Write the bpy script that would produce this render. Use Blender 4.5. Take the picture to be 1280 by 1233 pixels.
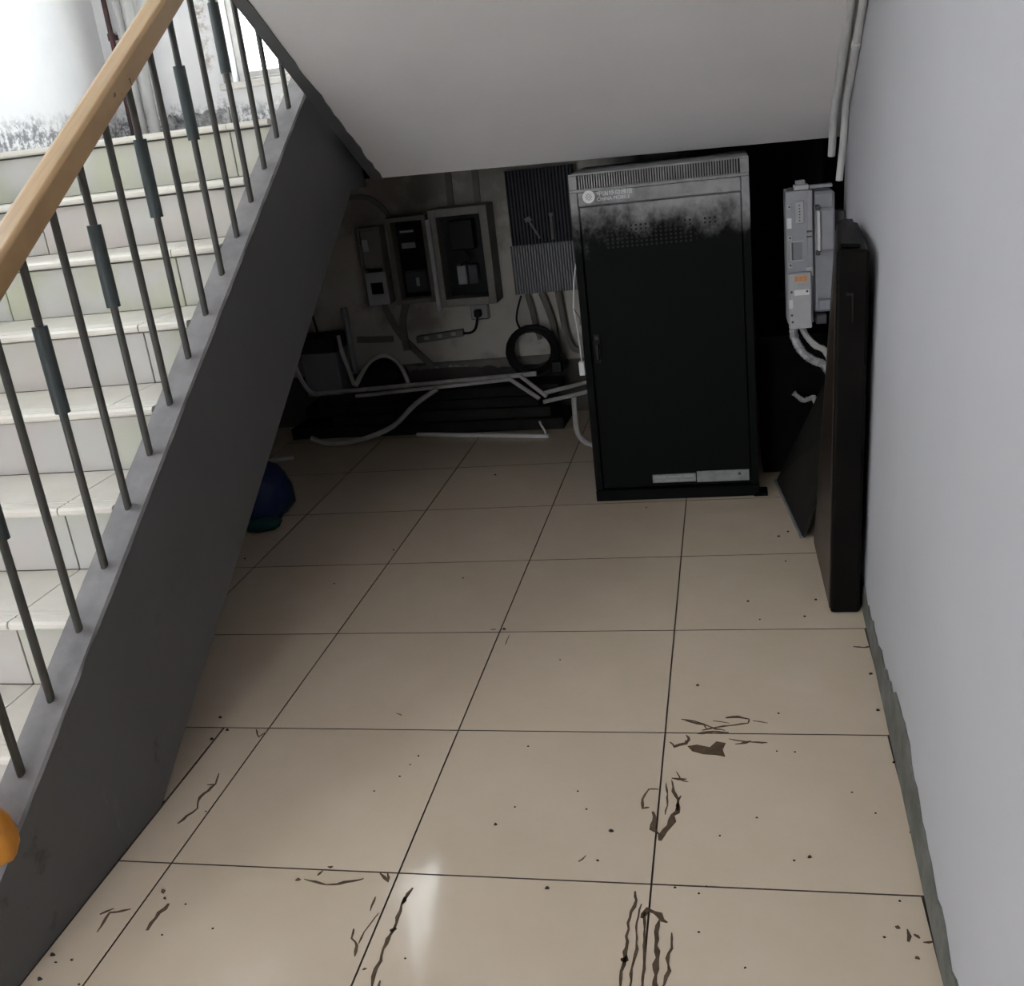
import bpy, bmesh, math, random
from mathutils import Vector, Matrix

# ------------------------------------------------------------------ scene, camera, world, light
scn = bpy.context.scene
for o in list(bpy.data.objects):
    bpy.data.objects.remove(o, do_unlink=True)
COL = scn.collection
random.seed(7)

cam_d = bpy.data.cameras.new('camera')
cam_d.sensor_fit = 'HORIZONTAL'
cam_d.sensor_width = 36.0
cam_d.lens = 36.0 * 1271.87 / 1280.0
cam_d.clip_start = 0.02
cam_o = bpy.data.objects.new('camera', cam_d)
COL.objects.link(cam_o)
cam_o.matrix_world = Matrix(((0.97534734, 0.03929229, 0.21714898, 0.1885954),
                             (0.18962735, 0.35405914, -0.9157967, -1.54163449),
                             (-0.11286733, 0.93439726, 0.33787975, 1.36396003),
                             (0, 0, 0, 1)))
scn.camera = cam_o

world = bpy.data.worlds.new('overcast_sky')
scn.world = world
world.use_nodes = True
wn = world.node_tree
wn.nodes['Background'].inputs[0].default_value = (0.93, 0.96, 1.0, 1)
wn.nodes['Background'].inputs[1].default_value = 13.0

vs = scn.view_settings
vs.view_transform = 'Standard'
vs.look = 'None'
vs.gamma = 1.0
vs.use_curve_mapping = False
vs.exposure = -0.15

# ------------------------------------------------------------------ materials
def mat(name, col, rough=0.6, metal=0.0, spec=0.5, var=None, vscale=6.0, bump=0.0, bscale=40.0, extra=None):
    m = bpy.data.materials.new(name)
    m.use_nodes = True
    nt = m.node_tree
    b = nt.nodes['Principled BSDF']
    b.inputs['Roughness'].default_value = rough
    b.inputs['Metallic'].default_value = metal
    b.inputs['Specular IOR Level'].default_value = spec
    b.inputs['Base Color'].default_value = (*col, 1)
    tc = nt.nodes.new('ShaderNodeTexCoord')
    out = None
    if var is not None:
        n = nt.nodes.new('ShaderNodeTexNoise')
        n.inputs['Scale'].default_value = vscale
        n.inputs['Detail'].default_value = 6
        n.inputs['Roughness'].default_value = 0.6
        nt.links.new(tc.outputs['Object'], n.inputs['Vector'])
        r = nt.nodes.new('ShaderNodeValToRGB')
        r.color_ramp.elements[0].position = 0.35
        r.color_ramp.elements[1].position = 0.68
        r.color_ramp.elements[0].color = (*col, 1)
        r.color_ramp.elements[1].color = (*var, 1)
        nt.links.new(n.outputs['Fac'], r.inputs['Fac'])
        out = r.outputs['Color']
        nt.links.new(out, b.inputs['Base Color'])
    if bump:
        n2 = nt.nodes.new('ShaderNodeTexNoise')
        n2.inputs['Scale'].default_value = bscale
        n2.inputs['Detail'].default_value = 4
        nt.links.new(tc.outputs['Object'], n2.inputs['Vector'])
        bp = nt.nodes.new('ShaderNodeBump')
        bp.inputs['Strength'].default_value = bump
        bp.inputs['Distance'].default_value = 0.01
        nt.links.new(n2.outputs['Fac'], bp.inputs['Height'])
        nt.links.new(bp.outputs['Normal'], b.inputs['Normal'])
    if extra:
        extra(nt, b, tc, out)
    return m

def base_socket(nt, b, out, col):
    if out is not None:
        return out
    c = nt.nodes.new('ShaderNodeRGB')
    c.outputs[0].default_value = (*col, 1)
    return c.outputs[0]

def blend(nt, fac, a, colour):
    mx = nt.nodes.new('ShaderNodeMix')
    mx.data_type = 'RGBA'
    nt.links.new(fac, mx.inputs[0])
    nt.links.new(a, mx.inputs[6])
    mx.inputs[7].default_value = (*colour, 1)
    return mx.outputs[2]

def math_node(nt, op, a, bval=None, clamp=False):
    n = nt.nodes.new('ShaderNodeMath')
    n.operation = op
    n.use_clamp = clamp
    for i, v in enumerate((a, bval)):
        if v is None:
            continue
        if isinstance(v, (int, float)):
            n.inputs[i].default_value = v
        else:
            nt.links.new(v, n.inputs[i])
    return n.outputs[0]

def noise(nt, tc, scale, detail=6, stretch=None, rough=0.6):
    n = nt.nodes.new('ShaderNodeTexNoise')
    n.inputs['Scale'].default_value = scale
    n.inputs['Detail'].default_value = detail
    n.inputs['Roughness'].default_value = rough
    if stretch:
        mp = nt.nodes.new('ShaderNodeMapping')
        mp.inputs['Scale'].default_value = stretch
        nt.links.new(tc.outputs['Object'], mp.inputs['Vector'])
        nt.links.new(mp.outputs['Vector'], n.inputs['Vector'])
    else:
        nt.links.new(tc.outputs['Object'], n.inputs['Vector'])
    return n.outputs['Fac']

def ramp(nt, v, lo, hi):
    r = nt.nodes.new('ShaderNodeMapRange')
    r.interpolation_type = 'SMOOTHSTEP'
    nt.links.new(v, r.inputs[0])
    r.inputs[1].default_value = lo
    r.inputs[2].default_value = hi
    return r.outputs[0]

def sep(nt, tc):
    s = nt.nodes.new('ShaderNodeSeparateXYZ')
    nt.links.new(tc.outputs['Object'], s.inputs[0])
    return s.outputs

# floor tile: cream polished porcelain, each tile a touch different
def ex_tile(nt, b, tc, out):
    oi = nt.nodes.new('ShaderNodeObjectInfo')
    hs = nt.nodes.new('ShaderNodeHueSaturation')
    nt.links.new(out, hs.inputs['Color'])
    nt.links.new(math_node(nt, 'MULTIPLY_ADD', oi.outputs['Random'], 0.08), hs.inputs['Value'])
    hs.inputs['Value'].default_value = 1.0
    v = math_node(nt, 'MULTIPLY', oi.outputs['Random'], 0.08)
    v = math_node(nt, 'ADD', v, 0.95)
    nt.links.new(v, hs.inputs['Value'])
    nt.links.new(hs.outputs['Color'], b.inputs['Base Color'])
    n = noise(nt, tc, 14, 5)
    r = math_node(nt, 'MULTIPLY', n, 0.14)
    r = math_node(nt, 'ADD', r, 0.03)
    nt.links.new(r, b.inputs['Roughness'])

# plaster under the stairs, turning black towards the cabinet corner
def ex_nook_wall(nt, b, tc, out):
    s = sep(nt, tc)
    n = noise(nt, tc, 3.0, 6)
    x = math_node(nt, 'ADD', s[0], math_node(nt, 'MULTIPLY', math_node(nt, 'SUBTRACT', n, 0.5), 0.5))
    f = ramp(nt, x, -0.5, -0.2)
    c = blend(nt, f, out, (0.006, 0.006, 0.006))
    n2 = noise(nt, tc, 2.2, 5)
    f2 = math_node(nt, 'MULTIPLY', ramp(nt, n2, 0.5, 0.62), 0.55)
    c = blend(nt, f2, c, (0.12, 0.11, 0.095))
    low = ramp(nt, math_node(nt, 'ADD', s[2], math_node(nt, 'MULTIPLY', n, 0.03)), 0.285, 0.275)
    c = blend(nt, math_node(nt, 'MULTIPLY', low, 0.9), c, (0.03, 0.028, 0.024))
    nt.links.new(c, b.inputs['Base Color'])

# white wash with peeling grey patches and brown mould
def ex_peel(nt, b, tc, out):
    s = sep(nt, tc)
    n = noise(nt, tc, 9.0, 8, rough=0.7)
    low = ramp(nt, math_node(nt, 'ADD', s[2], math_node(nt, 'MULTIPLY', n, 0.22)), 1.76, 1.66)
    grit = ramp(nt, noise(nt, tc, 30, 8, rough=0.75), 0.42, 0.56)
    f = math_node(nt, 'MULTIPLY', low, grit)
    c = blend(nt, math_node(nt, 'MULTIPLY', f, 0.85), out, (0.13, 0.13, 0.15))
    # brown mould strip beside the window
    dx = math_node(nt, 'ABSOLUTE', math_node(nt, 'ADD', s[0], 2.17))
    band = ramp(nt, math_node(nt, 'ADD', dx, math_node(nt, 'MULTIPLY', n, 0.14)), 0.13, 0.07)
    up = ramp(nt, s[2], 1.72, 1.82)
    g2 = ramp(nt, noise(nt, tc, 24, 8, rough=0.75), 0.42, 0.6)
    f = math_node(nt, 'MULTIPLY', math_node(nt, 'MULTIPLY', band, up), g2)
    c = blend(nt, math_node(nt, 'MULTIPLY', f, 0.8), c, (0.3, 0.22, 0.17))
    nt.links.new(c, b.inputs['Base Color'])

# sooty cabinet paint: grey enamel on top, soot everywhere below the wiped strip
def ex_cab(nt, b, tc, out):
    s = sep(nt, tc)
    n = noise(nt, tc, 5.5, 9, (1.0, 1, 0.8), 0.68)
    big = noise(nt, tc, 3.2, 2, (1.0, 1, 0.3))
    z = math_node(nt, 'ADD', s[2], math_node(nt, 'MULTIPLY', math_node(nt, 'SUBTRACT', n, 0.5), 0.42))
    z = math_node(nt, 'ADD', z, math_node(nt, 'MULTIPLY', math_node(nt, 'SUBTRACT', big, 0.5), 0.35))
    f = ramp(nt, z, 1.07, 0.93)
    # wiped smear low on the right
    dx = ramp(nt, math_node(nt, 'ADD', s[0], math_node(nt, 'MULTIPLY', n, 0.1)), 0.42, 0.62)
    dz = ramp(nt, math_node(nt, 'ADD', s[2], math_node(nt, 'MULTIPLY', n, 0.1)), 0.34, 0.12)
    w = math_node(nt, 'MULTIPLY', math_node(nt, 'MULTIPLY', dx, dz), 0.3)
    f = math_node(nt, 'SUBTRACT', f, w, True)
    c = blend(nt, f, out, (0.0045, 0.0055, 0.005))
    nt.links.new(c, b.inputs['Base Color'])
    r = math_node(nt, 'MULTIPLY', f, 0.12)
    r = math_node(nt, 'ADD', r, 0.45)
    nt.links.new(r, b.inputs['Roughness'])

def ex_riser(nt, b, tc, out):
    oi = nt.nodes.new('ShaderNodeObjectInfo')
    n = noise(nt, tc, 5.0, 5)
    g = math_node(nt, 'MULTIPLY', ramp(nt, n, 0.4, 0.62), 0.8)
    g = math_node(nt, 'MULTIPLY', g, oi.outputs['Random'])
    c = blend(nt, g, out, (0.45, 0.48, 0.30))
    n3 = noise(nt, tc, 2.3, 3)
    inv = math_node(nt, 'SUBTRACT', 1.0, oi.outputs['Random'])
    c = blend(nt, math_node(nt, 'MULTIPLY', math_node(nt, 'MULTIPLY', ramp(nt, n3, 0.35, 0.6), inv), 0.85), c, (0.52, 0.45, 0.43))
    n4 = noise(nt, tc, 7.0, 4, (1, 1, 0.12))
    c = blend(nt, math_node(nt, 'MULTIPLY', ramp(nt, n4, 0.66, 0.78), 0.5), c, (0.42, 0.36, 0.2))
    nt.links.new(c, b.inputs['Base Color'])

def ex_scuff(nt, b, tc, out):
    n = noise(nt, tc, 7.0, 7, (1, 1, 0.35), 0.7)
    s = sep(nt, tc)
    low = ramp(nt, s[2], 0.55, 0.1)
    f = math_node(nt, 'MULTIPLY', ramp(nt, n, 0.62, 0.74), low)
    c = blend(nt, math_node(nt, 'MULTIPLY', f, 0.5), out, (0.2, 0.2, 0.19))
    n2 = noise(nt, tc, 11.0, 5)
    f2 = math_node(nt, 'MULTIPLY', math_node(nt, 'MULTIPLY', ramp(nt, n2, 0.6, 0.72), low), 0.6)
    c = blend(nt, f2, c, (0.02, 0.02, 0.018))
    nt.links.new(c, b.inputs['Base Color'])

def ex_wood(nt, b, tc, out):
    n = noise(nt, tc, 40, 6, (1.5, 0.12, 0.12), 0.6)
    c = blend(nt, math_node(nt, 'MULTIPLY', ramp(nt, n, 0.4, 0.7), 0.45), out, (0.30, 0.18, 0.09))
    n2 = noise(nt, tc, 22, 3)
    c = blend(nt, ramp(nt, n2, 0.69, 0.72), c, (0.1, 0.06, 0.03))
    nt.links.new(c, b.inputs['Base Color'])

M = {}
M['tile'] = mat('floor_tile', (0.60, 0.495, 0.375), 0.2, var=(0.65, 0.545, 0.425), vscale=3.5, extra=ex_tile)
M['grout'] = mat('grout', (0.10, 0.075, 0.055), 0.9, var=(0.05, 0.04, 0.03), vscale=8)
M['soffit'] = mat('soffit_paint', (0.66, 0.635, 0.63), 0.8, var=(0.7, 0.68, 0.67), vscale=2.5, bump=0.05, bscale=12)
M['wall_paint'] = mat('wall_paint', (0.46, 0.46, 0.485), 0.75, var=(0.48, 0.48, 0.505), vscale=2.0, bump=0.04, bscale=10)
M['whitewash'] = mat('whitewash', (0.80, 0.80, 0.82), 0.8, var=(0.86, 0.85, 0.85), vscale=5, bump=0.1, bscale=30, extra=ex_peel)
M['soot_wall'] = mat('soot_plaster', (0.47, 0.445, 0.395), 0.9, var=(0.40, 0.37, 0.32), vscale=4, bump=0.2, bscale=20, extra=ex_nook_wall)
M['soot'] = mat('soot', (0.004, 0.004, 0.004), 0.95, spec=0.03, var=(0.007, 0.007, 0.0065), vscale=6)  # near-black for the recess wall, edge beam, battens and box
M['grey_paint'] = mat('grey_stringer_paint', (0.088, 0.089, 0.088), 0.55, var=(0.105, 0.106, 0.104), vscale=3, bump=0.08, bscale=14, extra=ex_scuff)
M['grey_top'] = mat('grey_stringer_top', (0.16, 0.15, 0.155), 0.55, var=(0.26, 0.245, 0.25), vscale=9, bump=0.1, bscale=30)
M['riser'] = mat('riser_tile', (0.50, 0.50, 0.47), 0.35, var=(0.54, 0.52, 0.5), vscale=4, extra=ex_riser)
M['tread'] = mat('tread_tile', (0.66, 0.62, 0.55), 0.4, var=(0.74, 0.71, 0.64), vscale=6)
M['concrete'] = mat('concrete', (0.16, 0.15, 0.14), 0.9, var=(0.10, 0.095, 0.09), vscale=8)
M['rail_wood'] = mat('handrail_varnish', (0.44, 0.285, 0.14), 0.33, var=(0.49, 0.325, 0.165), vscale=3, extra=ex_wood)
M['orange'] = mat('orange_paint', (0.62, 0.25, 0.02), 0.45, var=(0.5, 0.2, 0.03), vscale=20)
M['iron'] = mat('baluster_paint', (0.045, 0.05, 0.045), 0.42, var=(0.075, 0.066, 0.055), vscale=25)
M['sleeve'] = mat('sleeve_paint', (0.035, 0.05, 0.05), 0.4, var=(0.05, 0.062, 0.062), vscale=20)
M['base_paint'] = mat('baseboard_paint', (0.085, 0.09, 0.075), 0.7, var=(0.19, 0.19, 0.18), vscale=9, bump=0.2, bscale=40)
M['cab'] = mat('cabinet_paint', (0.30, 0.30, 0.30), 0.5, spec=0.045, var=(0.19, 0.19, 0.19), vscale=16, extra=ex_cab)
M['cab_black'] = mat('cabinet_gap', (0.004, 0.004, 0.004), 0.8)
M['print'] = mat('white_print', (0.62, 0.62, 0.62), 0.6)
M['print_grey'] = mat('grey_print', (0.3, 0.3, 0.3), 0.6)
M['zinc'] = mat('zinc_plate', (0.26, 0.28, 0.27), 0.5, metal=0.3, var=(0.18, 0.19, 0.185), vscale=30)
M['drive'] = mat('grey_plastic', (0.27, 0.275, 0.295), 0.55, var=(0.23, 0.235, 0.25), vscale=14)
M['drive_light'] = mat('light_grey_plastic', (0.37, 0.37, 0.375), 0.55, var=(0.32, 0.32, 0.325), vscale=14)
M['drive_dark'] = mat('dark_grey_plastic', (0.05, 0.05, 0.055), 0.6)
M['white_plastic'] = mat('white_plastic', (0.6, 0.6, 0.6), 0.5)
M['amber'] = mat('orange_terminal', (0.55, 0.2, 0.05), 0.5)
M['foil'] = mat('silver_tape', (0.16, 0.16, 0.165), 0.45, metal=0.2, var=(0.5, 0.5, 0.5), vscale=35)
M['pvc'] = mat('white_pvc', (0.5, 0.5, 0.49), 0.45, var=(0.58, 0.57, 0.55), vscale=10)
M['pvc_dirty'] = mat('dusty_pvc', (0.42, 0.41, 0.39), 0.6, var=(0.3, 0.29, 0.27), vscale=9)
M['grey_conduit'] = mat('grey_conduit', (0.13, 0.125, 0.11), 0.7, var=(0.17, 0.16, 0.14), vscale=9)
M['rubber'] = mat('black_rubber', (0.007, 0.007, 0.007), 0.5, spec=0.2)
M['black_board'] = mat('black_board', (0.012, 0.012, 0.012), 0.6, spec=0.06, var=(0.02, 0.019, 0.017), vscale=10)
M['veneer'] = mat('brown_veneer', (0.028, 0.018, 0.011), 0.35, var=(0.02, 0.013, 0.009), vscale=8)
M['dark_wood'] = mat('dark_stained_wood', (0.004, 0.0038, 0.0035), 0.4, spec=0.045, var=(0.009, 0.008, 0.007), vscale=5)
M['dust_board'] = mat('dusty_dark_board', (0.025, 0.024, 0.022), 0.7, spec=0.06, var=(0.014, 0.014, 0.012), vscale=9)
M['meter_box'] = mat('meter_box_paint', (0.2, 0.19, 0.165), 0.6, var=(0.15, 0.145, 0.125), vscale=12)
M['meter_dark'] = mat('meter_recess', (0.007, 0.009, 0.009), 0.4, spec=0.12)
M['meter_screen'] = mat('meter_face', (0.34, 0.4, 0.4), 0.3)
M['sheet_dark'] = mat('ribbed_sheet_dark', (0.032, 0.036, 0.04), 0.6, spec=0.2)
M['sheet_light'] = mat('ribbed_sheet_light', (0.17, 0.175, 0.185), 0.55)
M['blue'] = mat('blue_plastic', (0.008, 0.018, 0.06), 0.5, spec=0.25, var=(0.01, 0.02, 0.07), vscale=8)
M['teal'] = mat('teal_plastic', (0.01, 0.055, 0.05), 0.5, spec=0.2)
M['stain'] = mat('dried_glue', (0.075, 0.05, 0.03), 0.8, spec=0.2, var=(0.12, 0.085, 0.055), vscale=40)
M['crumb'] = mat('dirt_crumb', (0.02, 0.015, 0.012), 0.9)
M['frame_white'] = mat('window_frame_paint', (0.74, 0.72, 0.7), 0.5, var=(0.6, 0.56, 0.52), vscale=18)
M['old_frame'] = mat('old_frame_wood', (0.45, 0.43, 0.40), 0.8, var=(0.05, 0.05, 0.045), vscale=16)
M['rough_skirt'] = mat('stained_skirting', (0.5, 0.5, 0.5), 0.9, var=(0.06, 0.06, 0.07), vscale=22, bump=0.3, bscale=60)
M['rust_pipe'] = mat('rusty_pipe', (0.025, 0.024, 0.025), 0.7, var=(0.13, 0.05, 0.045), vscale=5)
def glass():
    m = bpy.data.materials.new('window_glass')
    m.use_nodes = True
    nt = m.node_tree
    b = nt.nodes['Principled BSDF']
    nt.nodes.remove(b)
    g = nt.nodes.new('ShaderNodeBsdfGlossy'); g.inputs['Roughness'].default_value = 0.03
    t = nt.nodes.new('ShaderNodeBsdfTransparent'); t.inputs['Color'].default_value = (0.93, 0.95, 0.94, 1)
    x = nt.nodes.new('ShaderNodeMixShader')
    x.inputs[0].default_value = 0.06
    nt.links.new(t.outputs[0], x.inputs[1]); nt.links.new(g.outputs[0], x.inputs[2])
    nt.links.new(x.outputs[0], nt.nodes['Material Output'].inputs[0])
    return m
M['glass'] = glass()

# ------------------------------------------------------------------ mesh helpers
OFF = {}
def off(o):
    return OFF.get(o.name, Vector((0, 0, 0))) if o else Vector((0, 0, 0))

class MB:
    def __init__(s):
        s.v = []; s.f = []
    def add(s, vs_, fs_):
        n = len(s.v)
        s.v += [tuple(p) for p in vs_]
        s.f += [tuple(i + n for i in f) for f in fs_]
        return s
    def hexa(s, p):
        return s.add(p, [(3, 2, 1, 0), (4, 5, 6, 7), (0, 1, 5, 4), (1, 2, 6, 5), (2, 3, 7, 6), (3, 0, 4, 7)])
    def box(s, x0, x1, y0, y1, z0, z1):
        return s.hexa([(x0, y0, z0), (x1, y0, z0), (x1, y1, z0), (x0, y1, z0), (x0, y0, z1), (x1, y0, z1), (x1, y1, z1), (x0, y1, z1)])
    def prism(s, poly, ax, a, b):
        # poly in the two other axes (in order), extruded along ax from a to b
        def P(q, t):
            l = [0, 0, 0]; o = [i for i in range(3) if i != ax]
            l[o[0]], l[o[1]], l[ax] = q[0], q[1], t
            return l
        n = len(poly)
        v = [P(q, a) for q in poly] + [P(q, b) for q in poly]
        f = [tuple(range(n))[::-1], tuple(range(n, 2 * n))] + [(i, (i + 1) % n, n + (i + 1) % n, n + i) for i in range(n)]
        return s.add(v, f)
    def tube(s, pts, r, n=10, ends=True, closed=False):
        pts = [Vector(p) for p in pts]
        rs = r if isinstance(r, (list, tuple)) else [r] * len(pts)
        N = len(pts); v = []; f = []
        up = None
        for i, p in enumerate(pts):
            a = pts[(i - 1) % N] if (i > 0 or closed) else p
            b = pts[(i + 1) % N] if (i < N - 1 or closed) else p
            t = (b - a).normalized()
            if up is None:
                up = Vector((0, 0, 1)) if abs(t.z) < 0.9 else Vector((1, 0, 0))
            u = (up - t * up.dot(t))
            u = u.normalized() if u.length > 1e-5 else t.orthogonal().normalized()
            up = u
            w = t.cross(u)
            for k in range(n):
                an = 2 * math.pi * k / n
                v.append(p + (u * math.cos(an) + w * math.sin(an)) * rs[i])
        for i in range(N if closed else N - 1):
            j = (i + 1) % N
            for k in range(n):
                f.append((i * n + k, i * n + (k + 1) % n, j * n + (k + 1) % n, j * n + k))
        if ends and not closed:
            f.append(tuple(range(n))[::-1]); f.append(tuple(range((N - 1) * n, N * n)))
        return s.add(v, f)
    def lathe(s, prof, c, n=20):
        v = []; f = []
        for r, z in prof:
            for k in range(n):
                a = 2 * math.pi * k / n
                v.append((c[0] + r * math.cos(a), c[1] + r * math.sin(a), c[2] + z))
        for i in range(len(prof) - 1):
            for k in range(n):
                f.append((i * n + k, i * n + (k + 1) % n, (i + 1) * n + (k + 1) % n, (i + 1) * n + k))
        f.append(tuple(range(n))[::-1]); f.append(tuple(range((len(prof) - 1) * n, len(prof) * n)))
        return s.add(v, f)
    def mesh(s, name, o=Vector((0, 0, 0)), bev=0, seg=1, smooth=False):
        bm = bmesh.new()
        vv = [bm.verts.new(Vector(p) - o) for p in s.v]
        for f in s.f:
            try:
                bm.faces.new([vv[i] for i in f])
            except ValueError:
                pass
        bmesh.ops.recalc_face_normals(bm, faces=bm.faces)
        if bev:
            e = [x for x in bm.edges if len(x.link_faces) == 2 and x.calc_face_angle(0) > 0.5]
            bmesh.ops.bevel(bm, geom=e, offset=bev, segments=seg, profile=0.5, affect='EDGES', clamp_overlap=True)
        if smooth:
            for f in bm.faces:
                f.smooth = True
        me = bpy.data.meshes.new(name)
        bm.to_mesh(me); bm.free()
        if smooth:
            try:
                me.set_sharp_from_angle(angle=0.7)
            except Exception:
                pass
        return me
    def build(s, name, m, parent=None, bev=0, seg=1, smooth=False, at=None):
        o_par = off(parent)
        o0 = Vector(at) if at is not None else o_par
        me = s.mesh(name, o0, bev, seg, smooth)
        me.materials.append(M[m])
        ob = bpy.data.objects.new(name, me)
        COL.objects.link(ob)
        ob.parent = parent
        ob.location = o0 - o_par
        OFF[ob.name] = o0
        return ob

def tag(o, label, cat, group=None, kind=None):
    o['label'] = label
    o['category'] = cat
    if group: o['group'] = group
    if kind: o['kind'] = kind
    return o

def thing(name, loc, label, cat, group=None, kind=None):
    o = bpy.data.objects.new(name, None)
    o.empty_display_size = 0.05
    COL.objects.link(o)
    o.location = loc
    OFF[o.name] = Vector(loc)
    return tag(o, label, cat, group, kind)

def inst(me, name, parent, world_loc):
    ob = bpy.data.objects.new(name, me)
    COL.objects.link(ob)
    ob.parent = parent
    ob.location = Vector(world_loc) - off(parent)
    OFF[ob.name] = Vector(world_loc)
    return ob

def curve_pts(ctrl, n=8):
    # Catmull-Rom through control points
    P = [Vector(c) for c in ctrl]
    P = [P[0] * 2 - P[1]] + P + [P[-1] * 2 - P[-2]]
    out = []
    for i in range(1, len(P) - 2):
        for k in range(n):
            t = k / n
            a, b, c, d = P[i - 1], P[i], P[i + 1], P[i + 2]
            out.append(0.5 * ((2 * b) + (c - a) * t + (2 * a - 5 * b + 4 * c - d) * t * t + (3 * b - a - 3 * c + d) * t ** 3))
    out.append(P[-2])
    return out

def text_mesh(name, body, size, m, parent, origin, extrude=0.0008):
    cu = bpy.data.curves.new(name, 'FONT')
    cu.body = body; cu.size = size; cu.extrude = extrude
    t = bpy.data.objects.new(name + '_src', cu)
    COL.objects.link(t)
    dg = bpy.context.evaluated_depsgraph_get()
    me = bpy.data.meshes.new_from_object(t.evaluated_get(dg))
    bpy.data.objects.remove(t, do_unlink=True)
    me.materials.clear(); me.materials.append(M[m])
    me.transform(Matrix.Rotation(math.pi / 2, 4, 'X'))
    me.name = name
    return inst(me, name, parent, origin)

STAINS = [(3, [(0.035, 0.557), (0.065, 0.55), (0.087, 0.537), (0.117, 0.518), (0.138, 0.512)]), (3, [(0.084, 0.511), (0.117, 0.525), (0.16, 0.535), (0.189, 0.543), (0.193, 0.559), (0.175, 0.566)]), (6, [(0.138, 0.564), (0.168, 0.568), (0.19, 0.559)]), (2, [(0.2, 0.553), (0.233, 0.544)]), (5, [(0.073, 0.498), (0.109, 0.508), (0.145, 0.503)]), (5, [(0.013, 0.462), (0.024, 0.446), (0.049, 0.459), (0.056, 0.472), (0.048, 0.491)]), (3, [(0.145, 0.478), (0.181, 0.469), (0.209, 0.467), (0.229, 0.465)]), (5, [(0.159, 0.458), (0.195, 0.469)]), (3, [(0.046, 0.55), (0.087, 0.533), (0.095, 0.518)]), (2, [(0.109, 0.551), (0.146, 0.542)]), (4, [(0.023, 0.327), (0.054, 0.323)]), (2, [(0.032, 0.35), (0.043, 0.322), (0.059, 0.314)]), (4, [(0.023, 0.321), (0.028, 0.283), (0.039, 0.251), (0.039, 0.215)]), (9, [(0.04, 0.241), (0.039, 0.215), (0.029, 0.184), (0.015, 0.153), (0.01, 0.124)]), (4, [(-0.026, 0.286), (-0.003, 0.287)]), (4, [(-0.024, 0.286), (-0.036, 0.253), (-0.032, 0.222), (-0.02, 0.227)]), (7, [(-0.011, 0.212), (-0.006, 0.182), (-0.008, 0.157), (0.007, 0.138)]), (3, [(0.045, 0.267), (0.038, 0.251)]), (3, [(0.012, 0.31), (0.018, 0.245), (0.015, 0.203)]), (5, [(-0.029, -0.021), (-0.027, -0.045), (-0.034, -0.086), (-0.035, -0.132), (-0.033, -0.183), (-0.039, -0.211), (-0.037, -0.258)]), (3, [(-0.015, -0.053), (-0.02, -0.1), (-0.016, -0.16), (-0.02, -0.203), (-0.019, -0.257)]), (3, [(-0.008, -0.072), (-0.001, -0.166), (0.001, -0.255)]), (8, [(-0.013, -0.088), (0.0, -0.068), (0.018, -0.078), (0.033, -0.097)]), (6, [(0.02, -0.09), (0.016, -0.136), (0.021, -0.179), (0.023, -0.253)]), (4, [(0.043, -0.119), (0.046, -0.155), (0.037, -0.177), (0.042, -0.205), (0.033, -0.246)]), (9, [(-0.041, -0.187), (-0.027, -0.189)]), (5, [(0.422, -0.077), (0.431, -0.079)]), (6, [(0.441, -0.082), (0.439, -0.111)]), (4, [(0.45, -0.093), (0.458, -0.103)]), (7, [(0.446, -0.142), (0.451, -0.149)]), (3, [(0.462, -0.11), (0.478, -0.107)]), (4, [(0.463, 0.901), (0.49, 0.896), (0.507, 0.904)]), (3, [(-1.044, 0.308), (-1.032, 0.268), (-1.052, 0.262)]), (4, [(-1.032, 0.268), (-1.048, 0.218), (-1.034, 0.177), (-1.053, 0.125)]), (4, [(-1.051, -0.197), (-1.054, -0.147), (-1.016, -0.134)]), (4, [(-1.073, -0.152), (-1.054, -0.135)]), (8, [(-0.95, -0.186), (-0.951, -0.151), (-0.942, -0.115)]), (7, [(-0.976, -0.085), (-0.971, -0.08)]), (6, [(-0.963, -0.1), (-0.959, -0.098)]), (3, [(-0.69, -0.029), (-0.638, -0.041), (-0.609, -0.037), (-0.573, -0.025)]), (3, [(-0.666, -0.018), (-0.659, -0.004)]), (7, [(-0.707, -0.034), (-0.698, -0.031)]), (5, [(-0.654, 0.009), (-0.643, 0.009)]), (3, [(-1.032, 0.493), (-1.011, 0.461), (-1.0, 0.481)]), (3, [(-0.616, -0.037), (-0.566, -0.02)]), (3, [(-0.526, -0.068), (-0.525, -0.106)]), (4, [(-0.541, -0.152), (-0.536, -0.174), (-0.52, -0.19), (-0.518, -0.218)]), (2, [(-0.506, -0.109), (-0.519, -0.158), (-0.52, -0.187)]), (5, [(-0.459, -0.039), (-0.468, -0.072), (-0.465, -0.117), (-0.466, -0.161), (-0.469, -0.197), (-0.466, -0.224), (-0.468, -0.257), (-0.459, -0.289)]), (8, [(-0.467, -0.064), (-0.467, -0.083)]), (8, [(-0.471, -0.151), (-0.462, -0.148)]), (4, [(-0.452, -0.266), (-0.449, -0.284)]), (2, [(-0.468, 0.924), (-0.467, 0.982)]), (3, [(-0.146, 0.053), (-0.133, 0.071)]), (2, [(-0.681, 0.572), (-0.663, 0.562)]), (4, [(-0.531, 1.015), (-0.513, 1.015)]), (4, [(-0.538, -0.003), (-0.512, -0.026), (-0.521, -0.002)]), (3, [(-0.492, -0.245), (-0.484, -0.242)])]
BLOB = [(0.053, 0.447), (0.074, 0.453), (0.103, 0.444), (0.117, 0.467), (0.138, 0.461), (0.131, 0.436), (0.137, 0.409), (0.117, 0.415), (0.089, 0.417), (0.064, 0.428)]
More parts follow.
